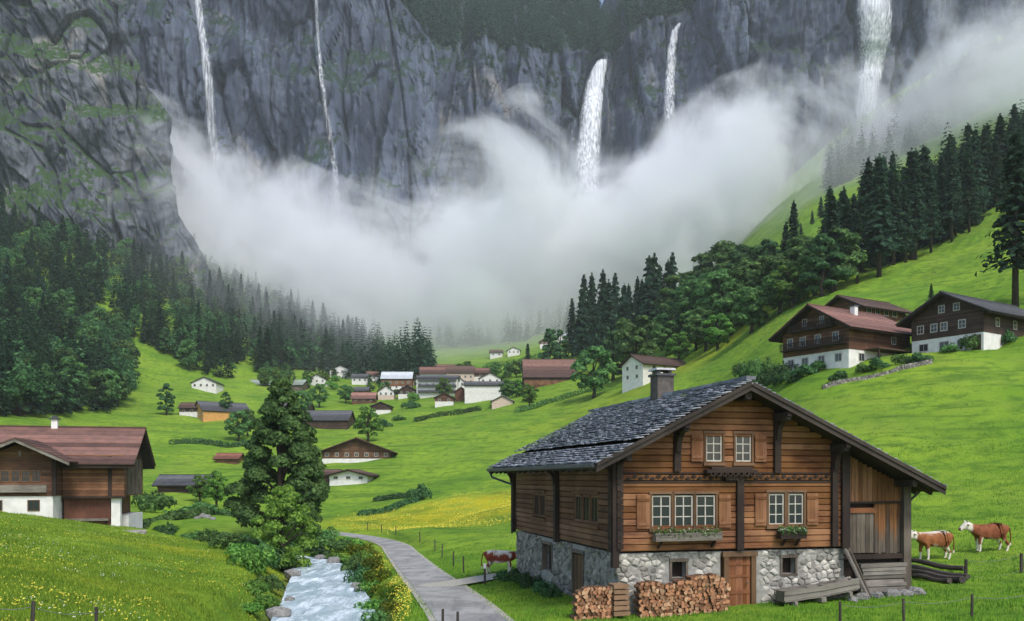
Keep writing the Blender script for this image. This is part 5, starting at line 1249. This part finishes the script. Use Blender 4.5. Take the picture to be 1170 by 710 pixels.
# weathered logs and rails running right from the barn
def wlog(px0, py0, px1, py1, rad, label, dz=0):
    a = hit(px0, py0); b = hit(px1, py1); mb = MB(); P = [a.lerp(b, t)+Vector((0, 0, rad+dz+.05*math.sin(t*7))) for t in np.linspace(0, 1, 6)]; mb.tube(P, [rad*rnd.uniform(.85, 1.1) for _ in P], 8)
    tag(mb.build('log', M['post']), label, 'log')
wlog(1036, 652, 1106, 664, .14, 'dark log lying nearest the barn corner'); wlog(1040, 658, 1100, 668, .16, 'dark log lying lowest in the row right of the barn'); wlog(1034, 646, 1102, 657, .12, 'uppermost dark log of the row right of the barn', .12)
wlog(1044, 662, 1085, 668, .12, 'short dark log in front of the log row')

# ------------------------------------------------------------------ fences
def fence(posts, label, h=1.15, group=None, wires=(.45, .85), rad=.05):
    P = [hit(*q) for q in posts]; e = empty('pasture_fence', P[0], 0, label, 'fence', group)
    for p in P:
        mb = MB(); q = p-P[0]; l = rnd.uniform(-.05, .05); mb.tube([(q.x, q.y, q.z-.3), (q.x+l, q.y, q.z+h)], [rad, rad*.9], 7); mb.build('post', M['post'], e)
    for wz in wires:
        mb = MB(); pts_ = []
        for a, b in zip(P[:-1], P[1:]):
            for t in np.linspace(0, 1, 7)[:-1]: q = a.lerp(b, t)-P[0]; pts_.append((q.x, q.y, q.z+wz*h-.12*math.sin(math.pi*t)))
        q = P[-1]-P[0]; pts_.append((q.x, q.y, q.z+wz*h)); mb.tube(pts_, .007, 4); mb.build('wire', M['wire'], e)
    return e
fence([(1103, 662), (1167, 655), (1240, 648)], 'dark wire fence in the meadow behind the barn logs, below the cows', .85, None, (.1, .9), .075)
fence([(960, 716), (1033, 712), (1110, 706), (1190, 700)], 'thin wire fence across the grass in the bottom right corner', .8, None, (.85,))
fence([(420, 606), (436, 609), (452, 613), (480, 620), (497, 630), (505, 637), (518, 648), (530, 655)], 'row of slim posts along the right side of the road', 1.0, None, (.6,), .05)
fence([(-30, 716), (36, 722), (110, 724)], 'wire fence in the bottom left corner of the flower meadow', .7, None, (.8,))
p = hit(554, 669); e = empty('fence_post', p, 0, 'single dark post with white top beside the cow at the lane', 'post'); mb = MB(); mb.tube([(0, 0, -.3), (0, 0, .85)], .06, 7); mb.build('post', M['post'], e); MB().box(-.07, .07, -.07, .07, .853, 1.1).build('cap', M['plaster'], e)
for px, py, lb in [(506, 722, 'short dark post at the bottom left verge of the road'), (523, 726, 'second short dark post at the road verge, nearer the camera')]:
    p = hit(px, py); mb = MB(); mb.tube([(0, 0, -.3), (0, 0, .75)], [.05, .045], 7); o = mb.build('fence_post', M['post'], loc=p); tag(o, lb, 'post')

# ------------------------------------------------------------------ cows
def cow_mesh(seed, headdown):
    J = {}; E = []; VV = []; RR = []
    def v(n, co, r): J[n] = len(VV); VV.append(co); RR.append(r); return J[n]
    def e(a, b): E.append((J[a], J[b]))
    v('rump', (.80, 0, 1.14), (.22, .25)); v('hip', (.58, 0, 1.12), (.31, .33)); v('bar', (.2, 0, 1.02), (.37, .39)); v('mid', (-.15, 0, 1.0), (.37, .40)); v('chest', (-.52, 0, 1.02), (.29, .37)); v('sho', (-.75, 0, 1.1), (.21, .29)); v('neck', (-.98, 0, 1.22-headdown), (.14, .2)); v('poll', (-1.2, 0, 1.34-headdown*1.5), (.13, .15)); v('face', (-1.38, 0, 1.2-headdown*1.5), (.105, .115)); v('muz', (-1.55, 0, 1.06-headdown*1.5), (.085, .085))
    for a, b in zip(['rump', 'hip', 'bar', 'mid', 'chest', 'sho', 'neck', 'poll', 'face'], ['hip', 'bar', 'mid', 'chest', 'sho', 'neck', 'poll', 'face', 'muz']): e(a, b)
    for s, t in ((1, 'L'), (-1, 'R')):
        k = .06*s*(1 if seed % 2 else -1)
        v('fs'+t, (-.55, .2*s, .8), (.13, .13)); v('fk'+t, (-.57+k, .2*s, .45), (.075, .075)); v('fp'+t, (-.55+k, .2*s, .12), (.05, .05)); v('ff'+t, (-.6+k, .2*s, .03), (.065, .06)); e('chest', 'fs'+t); e('fs'+t, 'fk'+t); e('fk'+t, 'fp'+t); e('fp'+t, 'ff'+t)
        v('ht'+t, (.6, .2*s, .85), (.19, .15)); v('hk'+t, (.5-k, .21*s, .64), (.105, .1)); v('hh'+t, (.74-k, .21*s, .42), (.07, .07)); v('hp'+t, (.68-k, .21*s, .12), (.05, .05)); v('hf'+t, (.63-k, .21*s, .03), (.065, .06)); e('hip', 'ht'+t); e('ht'+t, 'hk'+t); e('hk'+t, 'hh'+t); e('hh'+t, 'hp'+t); e('hp'+t, 'hf'+t)
        v('er'+t, (-1.17, .2*s, 1.36-headdown*1.5), (.05, .035)); v('et'+t, (-1.16, .36*s, 1.33-headdown*1.5), (.045, .02)); e('poll', 'er'+t); e('er'+t, 'et'+t)
        v('ho'+t, (-1.17, .1*s, 1.47-headdown*1.5), (.03, .03)); v('h2'+t, (-1.2, .19*s, 1.55-headdown*1.5), (.018, .018)); e('poll', 'ho'+t); e('ho'+t, 'h2'+t)
    v('ud', (.42, 0, .72), (.14, .15)); e('bar', 'ud')
    v('t1', (.97, 0, 1.2), (.04, .04)); v('t2', (1.06, 0, .8), (.028, .028)); v('t3', (1.05, .03, .48), (.03, .03)); v('t4', (1.04, .03, .3), (.055, .05)); e('rump', 't1'); e('t1', 't2'); e('t2', 't3'); e('t3', 't4')
    me = bpy.data.meshes.new('cow'); me.from_pydata(VV, E, []); ob = bpy.data.objects.new('cow_tmp', me); col.objects.link(ob)
    ob.modifiers.new('skin', 'SKIN'); ob.modifiers['skin'].use_smooth_shade = True
    for k, r in enumerate(RR): me.skin_vertices[0].data[k].radius = r
    me.skin_vertices[0].data[J['bar']].use_root = True
    ob.modifiers.new('sub', 'SUBSURF').levels = 2
    out = bpy.data.meshes.new_from_object(ob.evaluated_get(bpy.context.evaluated_depsgraph_get())); bpy.data.objects.remove(ob)
    V = np.array([q.co[:] for q in out.vertices]); x, y, z = V.T; n = fbm(x*1.6+seed*7, y*1.6, z*1.6, 3)
    white = sstep(-.95, -1.03, x+n*.12)+sstep(.42, .34, z+n*.15)+sstep(.72, .64, z+n*.2)*(abs(x) < .6)*.9+sstep(.14, .22, n+.10*(z-1.15))*.9*(z > .8)*(seed == 2)+sstep(1.28, 1.36, z+n*.12)*(x > -.9)*.85*(seed != 1)+(x > 1.0)*(z < .45)
    out.attributes.new('white', 'FLOAT', 'POINT').data.foreach_set('value', np.clip(white, 0, 1).astype(np.float32))
    dark = sstep(-1.47, -1.53, x)*(z < 1.2)+(z < .05); out.attributes.new('muzzle', 'FLOAT', 'POINT').data.foreach_set('value', np.clip(dark, 0, 1).astype(np.float32))
    t = NT('cow hide'); co = t.co(); w_ = t.n('ShaderNodeAttribute', attribute_name='white').outputs[2]; d_ = t.n('ShaderNodeAttribute', attribute_name='muzzle').outputs[2]
    nn = t.noise(co, 4, 5, .6); red = [(.26, .095, .03), (.22, .07, .026), (.24, .05, .022)][seed]
    k = t.mix(w_, t.mix(t.remap(nn, .35, .7), red, (red[0]*.55, red[1]*.5, red[2]*.5)), (.66, .60, .50)); k = t.mix(d_, k, (.12, .07, .06))
    out.materials.clear(); out.materials.append(t.done(k, .7, t.bump(t.noise(co, 40, 3), .2, .01), .2)); 
    out.polygons.foreach_set('use_smooth', np.ones(len(out.polygons), bool)); out.polygons.foreach_set('material_index', np.zeros(len(out.polygons), np.int32)); return out
def cow(px, py, seed, rz, scale, hd, label):
    p = hit(px, py); o = link('cow', cow_mesh(seed, hd), None, (p.x, p.y, p.z-.02), (0, 0, rz), scale); tag(o, label, 'cow', 'grazing cows')
    eb = MB()
    for s in (1, -1):
        x, y, z = -1.30, .105*s, 1.3-hd*1.5; eb.tube([(x, y-.01*s, z), (x, y+.012*s, z)], [.022, .016], 8)
    e = eb.build('eyes', M['metal'], o)
cow(1068, 640, 0, R(12), 1.05, .05, 'light tan cow with white head just right of the barn')
cow(1131, 631, 1, R(4), 1.05, .0, 'dark brown cow with white face farther right on the slope')
cow(571, 656, 2, R(176), .95, .1, 'red cow with white back standing on the lane behind the log chalet')

# ------------------------------------------------------------------ river bank and meadow growth
for i, (px, Y, r, h, kd) in enumerate([(262, 62, 1.5, 1.3, 'mid'), (278, 56, 1.4, 1.2, 'lush'), (290, 52, 1.4, 1.6, 'lush'), (300, 55, 1.2, 1.9, 'mid'), (292, 46, 1.1, .8, 'lush'), (303, 44, .9, .9, 'lush'), (300, 38, .8, .6, 'lush'), (285, 41, .9, .5, 'lush'), (240, 69, 1.6, 1.4, 'mid'), (243, 78, 2.0, 1.3, 'mid'), (286, 68, 1.8, 2.4, 'mid'), (292, 63, 1.4, 1.6, 'dark'), (309, 50, .8, 1.1, 'mid'), (307, 35, .6, .5, 'mid'), (225, 84, 1.6, 1.1, 'mid'), (314, 60, 1.2, 1.6, 'dark')]):
    bush(kd, at(px, Y), r, h, 'leafy shrub crowding the left bank of the river', 'shrubs of the left river bank')
for i, (px, Y, r, h, kd) in enumerate([(404, 60, 1.0, 1.7, 'mid'), (414, 62, 1.1, 1.5, 'lush'), (408, 54, .8, 1.5, 'dark'), (425, 58, 1.2, 1.4, 'yellow'), (432, 52, 1.1, 1.1, 'yellow'), (420, 50, 1.0, 1.1, 'lush'), (438, 46, .9, .9, 'yellow'), (425, 44, .9, 1.0, 'lush'), (446, 42, .8, .8, 'yellow'), (432, 40, .8, .9, 'mid'), (452, 38, .7, .6, 'yellow'), (440, 36, .8, .8, 'lush'), (384, 74, 1.4, 1.4, 'mid'), (398, 76, 1.4, 1.3, 'lush'), (372, 82, 1.8, 1.8, 'mid'), (410, 72, 1.3, 1.2, 'yellow'), (424, 68, 1.1, 1.0, 'yellow'), (446, 34, .8, .6, 'yellow'), (366, 71, 1.2, 1.2, 'dark'), (352, 73, 1.5, 1.5, 'mid'), (378, 68, .9, .9, 'mid'), (392, 67, .9, .9, 'lush')]):
    bush(kd, at(px, Y), r, h, 'yellow flowered bush on the bank between river and road' if kd == 'yellow' else 'green bush on the bank between river and road', 'bushes between river and road')
for u, v, r, h in [(-.7, 9.5, .6, .7), (-.6, 11.5, .7, .9), (-.8, 6.6, .6, .6), (-.7, 13.5, .7, .7), (-.9, 5.3, .5, .45)]:
    p = hw_(u, v, gz(u, v)); bush('dark', p, r, h, 'low dark shrub against the stone side wall of the log chalet', 'shrubs at the side wall')
BIGP = [(.10, .75), (.2, 1), (.34, .98), (.5, .84), (.64, .66), (.78, .46), (.9, .27), (.98, .13)]
tk, cr = broadleaf(301, 15.2, BIGP, 5.1, 85, 42000, .34, M['leaf_mid'], .9, .21)
e = empty('broadleaf_tree', at(322, 82), 0, 'tallest leafy tree, standing by the river in the middle left', 'tree'); link('trunk', tk, e); link('crown', cr, e)
tk, cr = broadleaf(302, 6.2, [(.06, .7), (.25, 1), (.5, .95), (.75, .7), (.95, .3)], 2.5, 30, 11000, .2, M['leaf_fresh'], .8, .28)
e = empty('broadleaf_tree', at(322, 61.5), 0, 'bright green bushy tree in front of the tallest riverside tree', 'tree'); link('trunk', tk, e); link('crown', cr, e)
tk, cr = broadleaf(303, 5.0, [(.06, .8), (.3, 1), (.6, .9), (.95, .3)], 2.4, 18, 5000, .22, M['leaf_mid'], .8, .3)
e = empty('broadleaf_tree', at(346, 79), 0, 'small dark leafy tree at the right foot of the tallest riverside tree', 'tree'); link('trunk', tk, e); link('crown', cr, e)

def scatter_blades(name, n, pxr, Yr, hmin, hmax, m, label, keep, bl=3, seed=0, wfac=.16, dens=None):
    g = np.random.default_rng(seed); px = g.uniform(*pxr, n*3); Y = np.exp(g.uniform(math.log(Yr[0]), math.log(Yr[1]), n*3)); x = (px-CX)/F*Y
    ok = keep(x, Y, px); d1, _, h1_ = along(RIVER, x, Y); d2, _, h2_ = along(ROAD, x, Y); d3, _, h3_ = along(LANE, x, Y); ok &= (d1 > h1_+.5) & (d2 > h2_-.12) & (d3 > h3_-.1)
    iu = (x-3.9)*.967+(Y-32)*.254; iv = -(x-3.9)*.254+(Y-32)*.967; ok &= ~((iu > -.2) & (iu < WF+.2) & (iv > -.25) & (iv < DD+.1))
    if dens is not None: ok &= g.random(len(x)) < dens(x, Y)
    x, Y = x[ok][:n], Y[ok][:n]; z = H(x, Y); n = len(x); V = []; 
    for b in range(bl):
        a = g.uniform(0, 6.28, n); h = g.uniform(hmin, hmax, n)*(.7+.6*(fbm(x*.4, Y*.4, 0, 2)+.5)); wd = h*wfac; ln = g.uniform(.1, .5, n)*h; ox = g.normal(0, .06, n); oy = g.normal(0, .06, n)
        ca, sa = np.cos(a), np.sin(a)
        B = np.stack([x+ox, Y+oy, z-.03], 1); S = np.stack([-sa, ca, 0*a], 1)*wd[:, None]; Lr = np.stack([ca*ln, sa*ln, h], 1)
        V.append(np.stack([B-S, B+S, B+Lr+S*.12, B+Lr-S*.12], 1))
    V = np.concatenate(V); gn = np.cross(V[:, 1]-V[:, 0], V[:, 3]-V[:, 0]); fl_ = (gn*np.array([.15, -1, .35])).sum(1) < 0; V[fl_] = V[fl_][:, [1, 0, 3, 2]]
    gn[fl_] *= -1; gn /= np.linalg.norm(gn, axis=1)[:, None]; N = gn*.35+np.array([0, -.15, .85]); V = V.reshape(-1, 3)
    o = link(name, setn(mesh_from(name, V, np.arange(len(V)).reshape(-1, 4), m), np.repeat(N/np.linalg.norm(N, axis=1)[:, None], 4, 0))); return tag(o, label, 'grass', None, 'stuff')
M['blade'] = mat_leaf('grass blades', (.165, .28, .024), (.11, .215, .018), (.26, .35, .042))
M['blade_dark'] = mat_leaf('lawn blades', (.115, .235, .02), (.075, .17, .016), (.19, .30, .03))
left_of = lambda x, Y, px: (x < np.interp(Y, RIVER[:, 1], RIVER[:, 0]))
right_of = lambda x, Y, px: (x > np.interp(Y, RIVER[:, 1], RIVER[:, 0]))
scatter_blades('meadow_grass', 52000, (-60, 330), (17, 78), .05, .15, M['blade'], 'long meadow grass on the near left bank', left_of, 3, 1)
scatter_blades('meadow_grass', 22000, (380, 1300), (70, 200), .05, .13, M['blade_dark'], 'tussocks of pasture grass on the right hand slope', lambda x, Y, px: np.random.default_rng(5).random(len(x)) < np.clip(.35+1.1*fbm(x*.06, Y*.1, 4, 4), .03, 1), 2, 3, .35)
scatter_blades('meadow_grass', 42000, (380, 1250), (24, 75), .06, .15, M['blade_dark'], 'short green grass around the log chalet', right_of, 3, 2)
def flowers(name, n, pxr, Yr, m, label, side, seed, size=.07, hh=.24, th=.05):
    g = np.random.default_rng(seed); px = g.uniform(*pxr, n*6); Y = np.exp(g.uniform(math.log(Yr[0]), math.log(Yr[1]), n*6)); x = (px-CX)/F*Y; ok = side(x, Y, px) & (fbm(x*.11+seed, Y*.2, 2, 3)+g.normal(0, .06, len(x)) > th)
    d1, _, h1_ = along(RIVER, x, Y); d2, _, h2_ = along(ROAD, x, Y); ok &= (d1 > h1_+.8) & (d2 > h2_+.4); x, Y = x[ok][:n], Y[ok][:n]; z = H(x, Y)+g.uniform(.5, 1.15, len(x))*hh
    V, Fq = leaf_quads(np.stack([x, Y, z], 1), np.tile([0, -.2, 1.], (len(x), 1)), size, seed, .5); tag(link(name, mesh_from(name, V, Fq, m)), label, 'flowers', None, 'stuff')
flowers('wildflowers', 3400, (-60, 320), (17, 75), M['bloom'], 'yellow buttercups in the near left meadow', left_of, 4, .06, .17, .12)
flowers('wildflowers', 900, (-60, 320), (17, 75), M['bloom_white'], 'white flower heads in the near left meadow', left_of, 5, .05, .18)
flowers('wildflowers', 7000, (380, 680), (88, 142), M['bloom'], 'broad yellow flower drift in the middle meadow', lambda x, Y, px: np.hypot((x+6)/19, (Y-117)/19)+np.random.default_rng(1).normal(0, .22, len(x)) < .85+.6*fbm(x*.15, Y*.15, 0, 2), 6, .13, .3, -.1)
flowers('wildflowers', 1500, (395, 470), (32, 74), M['bloom'], 'yellow blossom on the bank between river and road', lambda x, Y, px: right_of(x, Y, px) & (x < np.interp(Y, ROAD[:, 1], ROAD[:, 0])), 7, .07, .5, -.05)

# ------------------------------------------------------------------ fog bank and the hazy air
t = NT('valley fog'); t.n
def curve(pts_):
    nd = t.n('ShaderNodeFloatCurve'); c = nd.mapping.curves[0]
    nd.mapping.clip_min_x = 0; nd.mapping.use_clip = False
    pts_ = sorted(pts_); c.points[0].location = pts_[0]; c.points[1].location = pts_[-1]
    for p in pts_[1:-1]: c.points.new(*p)
    nd.mapping.update(); return nd
FPX = [185, 205, 240, 300, 380, 450, 540, 600, 650, 700, 760, 850, 950, 1050, 1170, 1350]
FUP = [140, 150, 185, 222, 258, 278, 240, 205, 236, 222, 190, 145, 104, 62, 6, -30]
FLO = [300, 330, 342, 362, 385, 395, 398, 396, 388, 375, 345, 300, 258, 200, 140, 90]
FYC = [810, 810, 805, 800, 800, 800, 800, 800, 800, 800, 795, 740, 580, 490, 445, 425]
FDP = [150, 160, 180, 200, 205, 205, 205, 205, 205, 200, 190, 170, 130, 105, 90, 85]
FXX = [(p-CX)/F*y for p, y in zip(FPX, FYC)]; FZC = [(HY-(a+b)/2)/F*y for a, b, y in zip(FUP, FLO, FYC)]; FHH = [(b-a)/2/F*y*1.2 for a, b, y in zip(FUP, FLO, FYC)]
co = t.n('ShaderNodeNewGeometry').outputs['Position']; sp = t.n('ShaderNodeSeparateXYZ', {0: co})
X0, X1 = FXX[0], FXX[-1]
xn = t.n('ShaderNodeMapRange', {0: sp.outputs[0], 1: X0, 2: X1}).outputs[0]
def along_x(vals):
    m_ = max(abs(v) for v in vals); nd = curve([((x-X0)/(X1-X0), v/m_) for x, v in zip(FXX, vals)]); t.t.links.new(xn, nd.inputs[1]); return t.mul(nd.outputs[0], m_)
zc, hc, yc_, dc = along_x(FZC), along_x(FHH), along_x(FYC), along_x(FDP)
rz_ = t.mul(t.mul(sp.outputs[2], zc, 'SUBTRACT'), hc, 'DIVIDE')
ry_ = t.mul(t.mul(sp.outputs[1], yc_, 'SUBTRACT'), dc, 'DIVIDE')
r2 = t.mul(t.mul(t.mul(rz_, rz_), t.mul(ry_, ry_), 'ADD'), .5, 'POWER')
n_ = t.noise(t.scaled(co, (1, 1, 1.25)), .0105, 8, .66, .5)
sh = t.mul(t.mul(1.0, r2, 'SUBTRACT'), t.mul(t.mul(n_, .5, 'SUBTRACT'), 4.4), 'ADD')
den = t.mul(t.remap(sh, .02, .7), .032)
pv = t.n('ShaderNodeVolumePrincipled', {'Color': (.965, .972, .985, 1), 'Density': den, 'Anisotropy': 0})
t.t.links.new(pv.outputs[0], t.out.inputs[1]); M['fog'] = t.m
t.m.cycles.volume_step_rate = .45
V = []; Fs = []; nn_, mm = 70, 28
for i in range(nn_):
    f = i/(nn_-1); x = X0+(X1-X0)*f; g_ = lambda A: float(np.interp(x, FXX, A)); e_ = 1.3*math.sqrt(max(.02, 1-(2*f-1)**14))
    for j in range(mm):
        q = 2*math.pi*j/mm; k_ = e_*(1+.1*float(pn(i*.3, j*.4, 2))); V.append((x, g_(FYC)+g_(FDP)*k_*math.cos(q), g_(FZC)+g_(FHH)*k_*math.sin(q)))
for i in range(nn_-1): Fs += [(i*mm+j, i*mm+(j+1) % mm, (i+1)*mm+(j+1) % mm, (i+1)*mm+j) for j in range(mm)]
Fs += [tuple(range(mm))[::-1], tuple((nn_-1)*mm+j for j in range(mm))]
tag(link('fog_bank', mesh_from('fog_bank', V, Fs, M['fog'])), 'pale fog bank lying along the foot of the cliff', 'fog', None, 'stuff')
def mist(MC, MR, dens, label):
    t = NT('thin mist'); co = t.n('ShaderNodeNewGeometry').outputs['Position']
    q = t.n('ShaderNodeVectorMath', {0: t.n('ShaderNodeVectorMath', {0: co, 1: MC}, operation='SUBTRACT').outputs[0], 1: MR}, operation='DIVIDE').outputs[0]
    ln = t.n('ShaderNodeVectorMath', {0: q}, operation='LENGTH').outputs[1]
    n_ = t.noise(t.scaled(co, (1, 1, 1.6)), .012, 5, .58)
    den = t.mul(t.remap(t.mul(t.mul(1, ln, 'SUBTRACT'), t.mul(t.mul(n_, .5, 'SUBTRACT'), 1.1), 'ADD'), 0, .8), dens)
    pv = t.n('ShaderNodeVolumePrincipled', {'Color': (.955, .965, .98, 1), 'Density': den}); t.t.links.new(pv.outputs[0], t.out.inputs[1]); t.m.cycles.volume_step_rate = .7
    V = []; Fs = []; nu, nv = 32, 16
    for j in range(nv+1):
        for i in range(nu): a = 2*math.pi*i/nu; b = math.pi*j/nv; V.append((MC[0]+MR[0]*math.cos(a)*math.sin(b), MC[1]+MR[1]*math.sin(a)*math.sin(b), MC[2]+MR[2]*math.cos(b)))
    for j in range(nv):
        for i in range(nu): Fs.append((j*nu+i, (j+1)*nu+i, (j+1)*nu+(i+1) % nu, j*nu+(i+1) % nu))
    tag(link('mist', mesh_from('mist', V, Fs, t.m)), label, 'mist', None, 'stuff')
mist((-70, 690, 95), (330, 235, 120), .0042, 'thin mist veiling the wooded spurs behind the village')
mist((275, 480, 150), (165, 90, 88), .014, 'thin mist over the high wooded slope at the right')
t = NT('hazy air'); pv = t.n('ShaderNodeVolumePrincipled', {'Color': (.93, .955, 1, 1), 'Density': .00011, 'Anisotropy': .2}); t.t.links.new(pv.outputs[0], t.out.inputs[1])
tag(MB().box(-2600, 3600, -60, 1800, -70, 1100).build('haze', t.m), kind='stuff')
